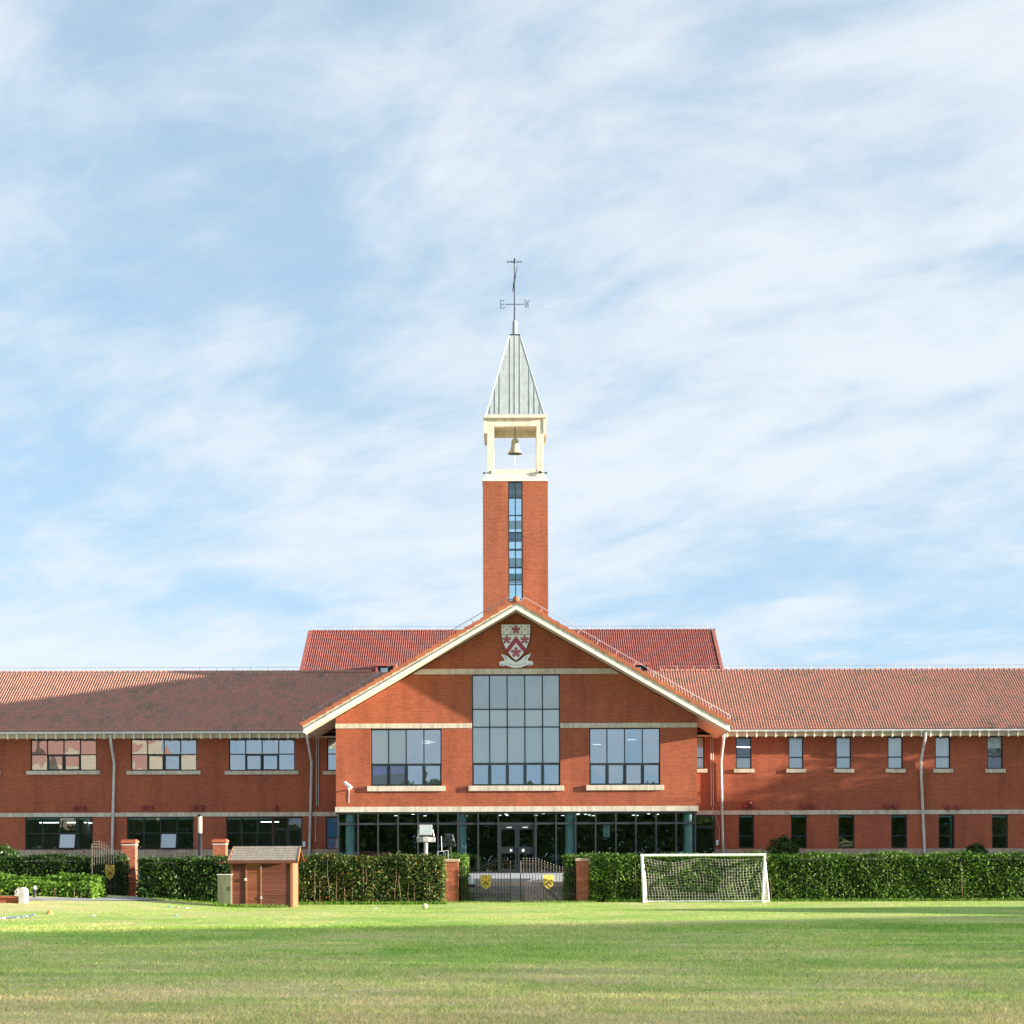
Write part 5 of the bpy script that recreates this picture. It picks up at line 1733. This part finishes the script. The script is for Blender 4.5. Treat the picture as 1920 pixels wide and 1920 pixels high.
# ------------------------------------------------------------------ football goal
YGo = 75.0
g0x, g1x = PX(1203.5, 1650, YGo), PX(1434, 1650, YGo)
zg = PZ(1318, 1603.5, YGo)
goal = thing('football_goal', 'white football goal with a sagging net in front of the hedge', 'goal', ((g0x + g1x) / 2, YGo, 0))
r_ = 0.05
gl0, gl1 = PX(1207, 1692, YGo), PX(1429.5, 1692, YGo)
MB().tube([(g0x, YGo, zg), (gl0, YGo, 0)], r_, 12).build('post', M['white'], goal)
MB().tube([(g1x, YGo, zg + 0.01), (gl1, YGo, 0)], r_, 12).build('post', M['white'], goal)
MB().tube([(g0x - 0.05, YGo, zg), (g1x + 0.05, YGo, zg + 0.01)], r_, 12).build('crossbar', M['white'], goal)
b0, b1 = Vector((PX(1213, 1692, YGo + 0.9), YGo + 0.9, 0.03)), Vector((PX(1442, 1692, YGo + 0.9), YGo + 0.9, 0.03))
u0, u1 = Vector((PX(1206, 1614, YGo + 0.3), YGo + 0.3, zg - 0.24)), Vector((PX(1434.5, 1613, YGo + 0.3), YGo + 0.3, zg - 0.24))
for (a, u, d) in (((g0x, YGo, zg - 0.2), u0, b0), ((g1x, YGo, zg - 0.2), u1, b1)):
    MB().tube([a, u, d], 0.032, 8).build('back_stay', M['white'], goal)
for (a, d) in ((Vector((gl0, YGo, 0.03)), b0), (Vector((gl1, YGo, 0.03)), b1)):
    MB().tube([a, d], 0.025, 8).build('side_ground_bar', M['white'], goal)
MB().tube([b0, b1], 0.025, 8).build('back_ground_bar', M['white'], goal)
net = MB()
NU, NV = 40, 15
def netp(u, v):
    """u across 0..1, v down 0..1"""
    topv = Vector((g0x + (g1x - g0x) * u, YGo + 0.06, zg - 0.12))
    sag = 0.16 * math.sin(math.pi * min(1, u * 2.1)) ** 2 if u < 0.48 else 0.05 * math.sin(math.pi * (u - 0.48) / 0.52)
    bot = b0.lerp(b1, u)
    p = topv.lerp(bot, v)
    p.y += 0.3 * math.sin(math.pi * v) * (0.6 + 0.4 * math.sin(u * 7))
    edge = (1 - abs(2 * v - 1)) 
    p.z -= sag * (1 - v) * 1.0 + 0.05 * math.sin(u * 9 + v * 3) * edge
    p.x += 0.05 * math.sin(v * 5 + u * 11) * edge + 0.12 * (u < 0.5) * math.sin(math.pi * v) * (0.5 - u)
    return p
wcord = 0.0048
grid = [[netp(i / NU, j / NV) for j in range(NV + 1)] for i in range(NU + 1)]
for i in range(NU + 1):
    net.tube(grid[i], wcord, 3, False)
for j in range(NV + 1):
    net.tube([grid[i][j] for i in range(NU + 1)], wcord, 3, False)
for s, (gx0, post0, bb) in enumerate(((g0x, gl0, b0), (g1x, gl1, b1))):
    for j in range(NV + 1):
        v = j / NV
        a = Vector((gx0 + (post0 - gx0) * v, YGo, (zg - 0.1) * (1 - v) + 0.02 * v))
        c = grid[0 if s == 0 else NU][j]
        net.tube([a, a.lerp(c, 0.5) + Vector((0, 0, -0.02)), c], wcord, 3, False)
    for i in range(1, 6):
        pts = []
        for j in range(NV + 1):
            v = j / NV
            a = Vector((gx0 + (post0 - gx0) * v, YGo, (zg - 0.1) * (1 - v) + 0.02 * v))
            pts.append(a.lerp(grid[0 if s == 0 else NU][j], i / 6))
        net.tube(pts, wcord, 3, False)
net.build('net', M['net'], goal)

# ------------------------------------------------------------------ lamps and other fittings
YF = 80.0
fl = thing('floodlight', 'square floodlight on a short pole behind the rusty hedge', 'floodlight', (PX(798, 1600, YF), YF, 0.4))
fx = lambda x, y=1570: PX(x, y, YF)
fz = lambda y: PZ(798, y, YF)
MB().tube([(fx(797.5), YF, 0.3), (fx(798.5), YF, fz(1575))], 0.08, 12).build('pole', M['concrete'], fl)
MB().box(fx(781.5), fx(816), YF - 0.1, YF + 0.1, fz(1579), fz(1569.5)).build('mounting_plate', M['pipe'], fl, bevel=0.01)
MB().box(fx(792.5), fx(805), YF - 0.22, YF - 0.101, fz(1579), fz(1569)).build('junction_box', M['concrete'], fl, bevel=0.03)
m = MB()
a = [(fx(786), YF - 0.15, fz(1566)), (fx(810.5), YF - 0.15, fz(1566)), (fx(811), YF - 0.05, fz(1546.5)), (fx(785.5), YF - 0.05, fz(1546.5))]
bb = [(fx(789), YF + 0.12, fz(1563)), (fx(808), YF + 0.12, fz(1563)), (fx(808), YF + 0.16, fz(1550)), (fx(789), YF + 0.16, fz(1550))]
m.hexa(bb, a)
lh = m.build('lamp_head', M['pipe'], fl)
k_ = lambda p, q, t: Vector(p).lerp(Vector(q), t)
cen = sum((Vector(p) for p in a), Vector()) / 4
gq = [cen + (Vector(p) - cen) * 0.88 + Vector((0, -0.006, 0)) for p in a]
gq2 = [p + Vector((0, -0.008, 0)) for p in gq]
MB().hexa(gq, gq2).build('lamp_glass', M['lamp_pane'], fl)
MB().tube([(fx(811.5), YF, fz(1556)), (fx(813.5), YF, fz(1568))], 0.02, 6).tube([(fx(785), YF, fz(1556)), (fx(784), YF, fz(1570))], 0.02, 6).build('yoke', M['metal_white'], fl)

YA = 76.0
ant = thing('antenna_frame', 'small square metal frame with a thin mast on the left gate pier', 'antenna', (PX(836, 1612, YA), YA, PZ(836, 1611, YA)))
ax_ = lambda x: PX(x, 1600, YA)
az_ = lambda y: PZ(830, y, YA)
m = MB()
for p, q in (((821, 1597), (840.5, 1594.5)), ((840.5, 1594.5), (840.5, 1612)), ((840.5, 1612), (822.5, 1615)), ((822.5, 1615), (821, 1597)), ((832, 1596), (832.5, 1613))):
    m.bar((ax_(p[0]), YA, az_(p[1])), (ax_(q[0]), YA, az_(q[1])), 0.022)
m.build('frame', M['metal_white'], ant)
MB().tube([(ax_(828.5), YA, az_(1596)), (ax_(827.5), YA, az_(1568))], 0.011, 6).build('mast', M['metal_white'], ant)
MB().lathe((ax_(834), YA, az_(1606)), [(0, 0), (0.035, 0.03), (0.035, 0.15), (0, 0.18)], 10).build('sensor', M['black'], ant)

YL = 80.0
lp = thing('lamp_post', 'bollard lamp with tall cream light tube behind the dark hedge', 'lamp', (PX(376, 1590, YL), YL, 0.5))
lz = lambda y: PZ(376, y, YL)
lx = PX(375, 1560, YL)
MB().lathe((lx, YL, 0), [(0.09, 0.5), (0.09, lz(1562)), (0, lz(1562))], 14).build('pole', M['black'], lp)
MB().lathe((lx, YL, 0), [(0.085, lz(1562)), (0.085, lz(1531))], 14).build('light_tube', M['lampglass'], lp)
MB().lathe((lx, YL, 0), [(0.0, lz(1531)), (0.1, lz(1531)), (0.1, lz(1527)), (0, lz(1527))], 14).build('cap', M['black'], lp)

YBn = 79.2
bn = thing('waste_bin', 'grey bin with a rounded light lid behind the left gate leaf', 'bin', (PX(881, 1680, YBn), YBn, 0))
bx = PX(881, 1670, YBn)
MB().lathe((bx, YBn, 0), [(0.0, 0), (0.2, 0), (0.21, 0.55), (0.2, 0.56)], 18).build('bin_body', M['cabinet'], bn)
MB().lathe((bx, YBn, 0), [(0.235, 0.56), (0.24, 0.58), (0.24, 0.66), (0.22, 0.67)], 18).build('rim', M['black'], bn)
MB().lathe((bx, YBn, 0), [(0.21, 0.66), (0.205, 0.78), (0.16, 0.9), (0.08, 0.96), (0, 0.97)], 18).build('lid', M['metal_white'], bn)

# bench end and brick seat at the left edge
YBe = 64.0
be = thing('garden_bench', 'brick bench with a rounded pale stone end at the left edge', 'bench', (PX(20, 1700, YBe), YBe, 0.1))
ex0, ex1 = PX(26, 1690, YBe), PX(46, 1690, YBe)
zb0 = float(H(-16.3, YBe)) - 0.03
ztp = PZ(36, 1664, YBe)
prof = [(0.0, 0), (0.36, 0), (0.36, 0.42)] 
yz = [(YBe - 0.0, zb0), (YBe + 0.5, zb0), (YBe + 0.5, ztp - 0.1), (YBe + 0.4, ztp), (YBe + 0.0, ztp)]
m = MB()
w0 = ex1 - 0.19
outl = [(ex1, zb0), (ex1, ztp - 0.12), (ex1 - 0.03, ztp - 0.04), (ex1 - 0.1, ztp), (ex1 - 0.24, ztp - 0.01), (ex1 - 0.31, ztp - 0.1), (ex1 - 0.34, ztp - 0.28), (ex1 - 0.2, ztp - 0.3), (ex1 - 0.2, zb0)]
m.poly_y(outl[::-1], YBe, YBe + 0.55)
m.build('end_slab', M['concrete'], be, bevel=0.01)
MB().box(PX(-60, 1690, YBe), ex1 - 0.2, YBe + 0.08, YBe + 0.5, zb0, PZ(20, 1684, YBe)).build('seat_base', M['brick'], be)
MB().box(PX(-60, 1690, YBe), ex1 - 0.2, YBe + 0.02, YBe + 0.55, PZ(20, 1684, YBe), PZ(20, 1680.5, YBe)).build('seat_top', M['pier_brick'], be, bevel=0.01)
MB().lathe((0, 0, 0), [(0.05, 0), (0.07, 0), (0.07, 0.01), (0.05, 0.01)], 16).build('emblem_ring', M['metal_white'], be).location = Vector((ex1 - 0.26, YBe - 0.004, ztp - 0.14)) - origin_of(be)
bpy.data.objects[-1] if False else None
for o in be.children:
    if o.name.startswith('emblem_ring'):
        for v in o.data.vertices:
            v.co += origin_of(be)
        o.rotation_euler = (R(90), 0, 0)
bo = thing('bollard_light', 'short dark bollard light in front of the low left hedge', 'bollard', (PX(65, 1685, 67.4), 67.4, float(H(-16.4, 67.4))))
bz = float(H(-16.4, 67.4))
MB().lathe((PX(65, 1680, 67.4), 67.4, bz), [(0.06, 0), (0.06, 0.3), (0.0, 0.3)], 12).build('pole', M['black'], bo)
MB().lathe((PX(65, 1680, 67.4), 67.4, bz), [(0.055, 0.3), (0.055, 0.4), (0, 0.42)], 12).build('light_head', M['metal_white'], bo)

# small things on the grass
def ground_pt(x, y):
    yy = y + (x - CX) * ROLL
    d = EYE * F / (yy - HY)
    for _ in range(12):
        X_ = (x - CX) * d / F
        d = (EYE - float(H(X_, d))) * F / (yy - HY)
    return Vector(((x - CX) * d / F, d, float(H((x - CX) * d / F, d))))
p = ground_pt(796.5, 1705)
o = MB().lathe((0, 0, 0), [(0.1 * math.sin(R(t)), 0.1 - 0.1 * math.cos(R(t))) for t in range(0, 181, 15)], 18).build('ball', M['ball'])
o.location = p
tag(o, 'small pale ball lying on the grass before the rusty hedge', 'ball')
for (x, y, mt, nm, lb) in ((318, 1700.5, 'teal', 'marker_disc', 'teal marker disc on the grass by the dark hedge'), (333, 1702, 'pink', 'marker_disc', 'pink marker disc on the grass by the dark hedge'), (350, 1703, 'white', 'marker_disc', 'white marker disc on the grass by the dark hedge'), (328, 1717, 'teal', 'marker_disc', 'teal marker disc lying farther out on the lit grass'), (174, 1717.5, 'white', 'marker_disc', 'white marker disc alone on the lit grass at left'), (704, 1704, 'white', 'marker_disc', 'white marker disc on grass in front of the rusty hedge')):
    p = ground_pt(x, y)
    o = MB().lathe((0, 0, 0), [(0.08, 0.005), (0.075, 0.015), (0.04, 0.03), (0.02, 0.03), (0.015, 0.02)], 14).build(nm, M[mt])
    o.location = p
    tag(o, lb, 'marker', 'training marker discs')
p = ground_pt(93, 1715)
o = MB().lathe((0, 0, 0), [(0.12, 0.0), (0.11, 0.03), (0.04, 0.12), (0.0, 0.12)], 14).build('marker_cone', M['orange'])
o.location = p
tag(o, 'low orange cone on the grass at the left', 'marker')
pts = [ground_pt(x, y) + Vector((0, 0, 0.025)) for x, y in ((-40, 1727), (-10, 1724), (12, 1722.5), (30, 1721), (48, 1719.5), (64, 1717))]
k = NT('speckled_hose')
k.color(k.ramp(k.noise(k.pos(), 6, 1), [(0.45, (0.06, 0.1, 0.14)), (0.55, (0.55, 0.58, 0.55))], 'CONSTANT'))
o = MB().tube(pts, 0.03, 6).build('hose', k.m)
tag(o, 'speckled grey hose lying on the grass at the left edge', 'hose')

# ------------------------------------------------------------------ inside the lobby and rooms
def chair(label, x, y, rz):
    t = thing('chair', label, 'chair', (x, y, FL), 'chairs in the glazed lobby', rz)
    local_build(MB().box(-0.22, 0.22, -0.22, 0.22, 0.43, 0.47), 'seat', M['chair'], t)
    local_build(MB().hexa([(-0.2, 0.2, 0.55), (0.2, 0.2, 0.55), (0.2, 0.24, 0.55), (-0.2, 0.24, 0.55)], [(-0.18, 0.26, 0.95), (0.18, 0.26, 0.95), (0.18, 0.3, 0.95), (-0.18, 0.3, 0.95)]), 'backrest', M['chair'], t)
    for a in (-0.2, 0.2):
        for b_ in (-0.2, 0.2):
            local_build(MB().tube([(a, b_, 0.43 if b_ < 0 else 0.9), (a * 1.1, b_ * 1.15, 0)], 0.013, 6), 'leg', M['metal_white'], t)
for (x, y_, r_) in ((-6.9, 1.6, 0.3), (-5.9, 1.9, 2.0), (-4.8, 1.5, 0.1), (-3.7, 1.8, 3.0), (-2.9, 1.4, 0.5), (2.0, 1.6, 2.6), (2.8, 1.9, 0.2), (5.9, 1.6, 0.8)):
    chair('blue chair with thin metal legs inside the glazed lobby', AX + x, YG + y_, r_)
eb = thing('poster_board', 'pale poster board standing inside the lobby glass right of the doors', 'board', (gx_(1138, 1560), YG + 0.4, FL))
MB().box(gx_(1132, 1560), gx_(1143.5, 1560), YG + 0.38, YG + 0.4, gz_(1570), gz_(1547)).build('board', M['white'], eb)
MB().box(gx_(1136.8, 1560), gx_(1138.5, 1560), YG + 0.374, YG + 0.38, gz_(1557), gz_(1551)).box(gx_(1135.5, 1560), gx_(1140, 1560), YG + 0.374, YG + 0.38, gz_(1566), gz_(1562.5)).build('print', M['grey'], eb)
MB().tube([(gx_(1138, 1560), YG + 0.42, FL), (gx_(1138, 1560), YG + 0.42, gz_(1570))], 0.02, 6).build('stand', M['iron'], eb)
for q0, q1, lb in ((637, 668, 'low blue screen inside the lobby at its left end'), (1271, 1303, 'low blue screen inside the lobby at its right end')):
    o = MB().box(gx_(q0, 1600), gx_(q1, 1600), YG + 0.35, YG + 0.39, FL, gz_(1597)).build('screen', M['blue_board'])
    tag(o, lb, 'screen')
for (q, hgt, lb) in ((61, 0.14, 'white plant pot on the ledge of the far left ground-floor window'), (70, 0.2, 'white box-like pot beside the plant pot on the far left ledge'), (100, 0.14, 'white plant pot with spiky leaves near the open far left window'), (170, 0.14, 'small white pot at the right corner of the far left window')):
    xq = wx(q, 1590)
    t = thing('plant_pot', lb, 'pot', (xq, YW + 0.35, lol[1][2]))
    MB().lathe((xq, YW + 0.35, lol[1][2]), [(0.0, 0), (0.07, 0), (0.1, hgt), (0.08, hgt)], 12).build('pot', M['white'], t)
    m = MB()
    for i in range(9):
        a = rng.uniform(0, 6.28)
        m.tube([(xq, YW + 0.35, lol[1][2] + hgt), (xq + 0.06 * math.cos(a), YW + 0.35 + 0.06 * math.sin(a), lol[1][2] + hgt + 0.15), (xq + 0.17 * math.cos(a), YW + 0.35 + 0.1 * math.sin(a), lol[1][2] + hgt + rng.uniform(0.15, 0.35))], [0.01, 0.008, 0.002], 4)
    m.build('leaves', M['hedge_bright'], t)
    MB().box(xq - 0.15, xq + 0.15, YW + 0.18, YW + 0.5, lol[1][2] - 0.04, lol[1][2]).build('ledge', M['stone'], t)

# ------------------------------------------------------------------ outside the frame: added field shade casters, trees, and what shows in the glass
def house(label, corners, zt, ridge=None):
    """corners: 4 plan points anticlockwise"""
    c = [Vector((p[0], p[1], 0)) for p in corners]
    mid = sum(c, Vector()) / 4
    t = thing('offscreen_building', label, 'building', (mid.x, mid.y, 0))
    m = MB()
    m.hexa([tuple(p) for p in c], [(p.x, p.y, zt) for p in c])
    m.build('wall', M['tan_wall'], t)
    m = MB()
    if ridge:
        a, b_ = (c[0] + c[3]) / 2, (c[1] + c[2]) / 2
        e = [(p.x, p.y, zt + 0.004) for p in c]
        m.add(e + [(a.x, a.y, ridge), (b_.x, b_.y, ridge)], [(0, 1, 5, 4), (2, 3, 4, 5), (1, 2, 5), (3, 0, 4), (3, 2, 1, 0)])
    else:
        m.hexa([(p.x, p.y, zt + 0.002) for p in c], [(p.x, p.y, zt + 0.3) for p in c])
    m.build('roof', M['tile'], t)
    for i in range(6):
        p, q = c[0].lerp(c[3], (i + 0.3) / 6), c[0].lerp(c[3], (i + 0.7) / 6)
        d = (q - p).normalized()
        nn = Vector((-d.y, d.x, 0))
        if nn.dot(mid - p) > 0:
            nn = -nn
        for z in (1.2, 4.6):
            if z + 1.6 < zt:
                MB().bar(p + nn * 0.02 + Vector((0, 0, z + 0.8)), q + nn * 0.02 + Vector((0, 0, z + 0.8)), 0.08, 1.6).build('window', M['frame'], t)
    return t
house('unseen gabled block added to cast the dark band across the grass', [(46.5, 52.2), (60, 52.2), (60, 61.2), (46.5, 61.2)], 5.2, 7.0)  # added volume, ridge and eaves shaped for the tapering shadow band on grass
house('tan school building across the field, mirrored in the left windows', [(-45, -66), (-62, -53), (-76, -72), (-59, -85)], 15.0, 20.0)

def tree(label, x, y, hgt, rad, n=5200, zc=0.62):
    t = thing('tree', label, 'tree', (x, y, float(H(x, y))), 'trees beside the right wing')
    z0 = float(H(x, y))
    m = MB()
    m.tube([(x, y, z0), (x + 0.08, y, z0 + hgt * 0.25), (x, y + 0.1, z0 + hgt * 0.55), (x, y, z0 + hgt * 0.85)], [0.26, 0.2, 0.13, 0.04], 9)
    for i in range(7):
        a = i * 2.4
        zz = z0 + hgt * (0.25 + 0.07 * i)
        m.tube([(x, y, zz), (x + rad * 0.45 * math.cos(a), y + rad * 0.45 * math.sin(a), zz + hgt * 0.1), (x + rad * 0.8 * math.cos(a), y + rad * 0.8 * math.sin(a), zz + hgt * 0.16)], [0.09, 0.06, 0.02], 6)
    m.build('trunk', M['bark'], t)
    nc = 46
    cd = rng.normal(0, 1, (nc, 3))
    cd /= np.linalg.norm(cd, axis=1)[:, None]
    cr_ = rng.random(nc) ** 0.45
    cc = cd * cr_[:, None] * np.array([rad, rad, hgt * 0.42]) * 0.86 + np.array([0, 0, hgt * 0.56])
    idx = rng.integers(0, nc, n)
    P = cc[idx] + rng.normal(0, 0.42, (n, 3))
    P[:, 2] = np.clip(P[:, 2], 0.4, None)
    v, f = leaf_quads(P, (P - np.array([0, 0, hgt * 0.5])) * 0.2, 0.17)
    me = mesh_np('crown', v, f)
    me.materials.append(M['tree'])
    link(bpy.data.objects.new('crown', me), t)
for i, (x, y, hgt, rad) in enumerate(((38.5, 97.2, 11.6, 2.6), (40.5, 93.4, 11.4, 2.8), (43.5, 96.0, 11.8, 2.8), (42.0, 89.6, 9.6, 2.4), (46.0, 92.0, 11.6, 3.0))):
    tree(('tall leafy tree nearest the right wing wall', 'leafy tree in the middle of the clump by the right wing', 'tallest leafy tree at the end of the right wing', 'lowest leafy tree of the clump by the right wing', 'leafy tree farthest from the right wing')[i], x, y, hgt, rad)
# added leaf screen, height and density shaped to cast broken shade on the field
n = 60000
yr_ = rng.uniform(9.2, 62, n)
prof_ = np.interp(yr_, [9.2, 34.0, 40.6, 50.2, 56.0, 62.0], [14.5, 9.97, 8.06, 5.67, 4.3, 3.0]) + 0.1 * lump(yr_ * 0.5, yr_ * 0.3)
P = np.stack([50 + rng.normal(0, 1.6, n), yr_, 0.2 + (prof_ - 0.2) * rng.random(n)], -1)
v, f = leaf_quads(P, np.tile([0.0, 0.0, 0.4], (n, 1)), 0.185)
me = mesh_np('shade_foliage', v, f)
me.materials.append(M['tree'])
o = link(bpy.data.objects.new('shade_foliage', me))
o['kind'] = 'stuff'
tag(o, 'unseen leaf screen added beside the field to cast broken shade on the near grass', 'trees')

n = 130000
x = rng.uniform(-95, 90, n)
yb = -42 + rng.normal(0, 1.6, n)
tp = 8.6 + 1.5 * lump(x * 0.22, x * 0.13) + 0.8 * lump(x * 0.7, x * 0.5)
z = 0.3 + (tp - 0.3) * rng.random(n) ** 0.8
P = np.stack([x, yb, z], -1)
v, f = leaf_quads(P, np.tile([0, 1.0, 0.3], (n, 1)), 0.32)
me = mesh_np('tree_belt', v, f)
me.materials.append(M['tree'])
o = link(bpy.data.objects.new('tree_belt', me))
o['kind'] = 'stuff'
tag(o, 'belt of trees along the far side of the field, mirrored in the glass', 'trees')
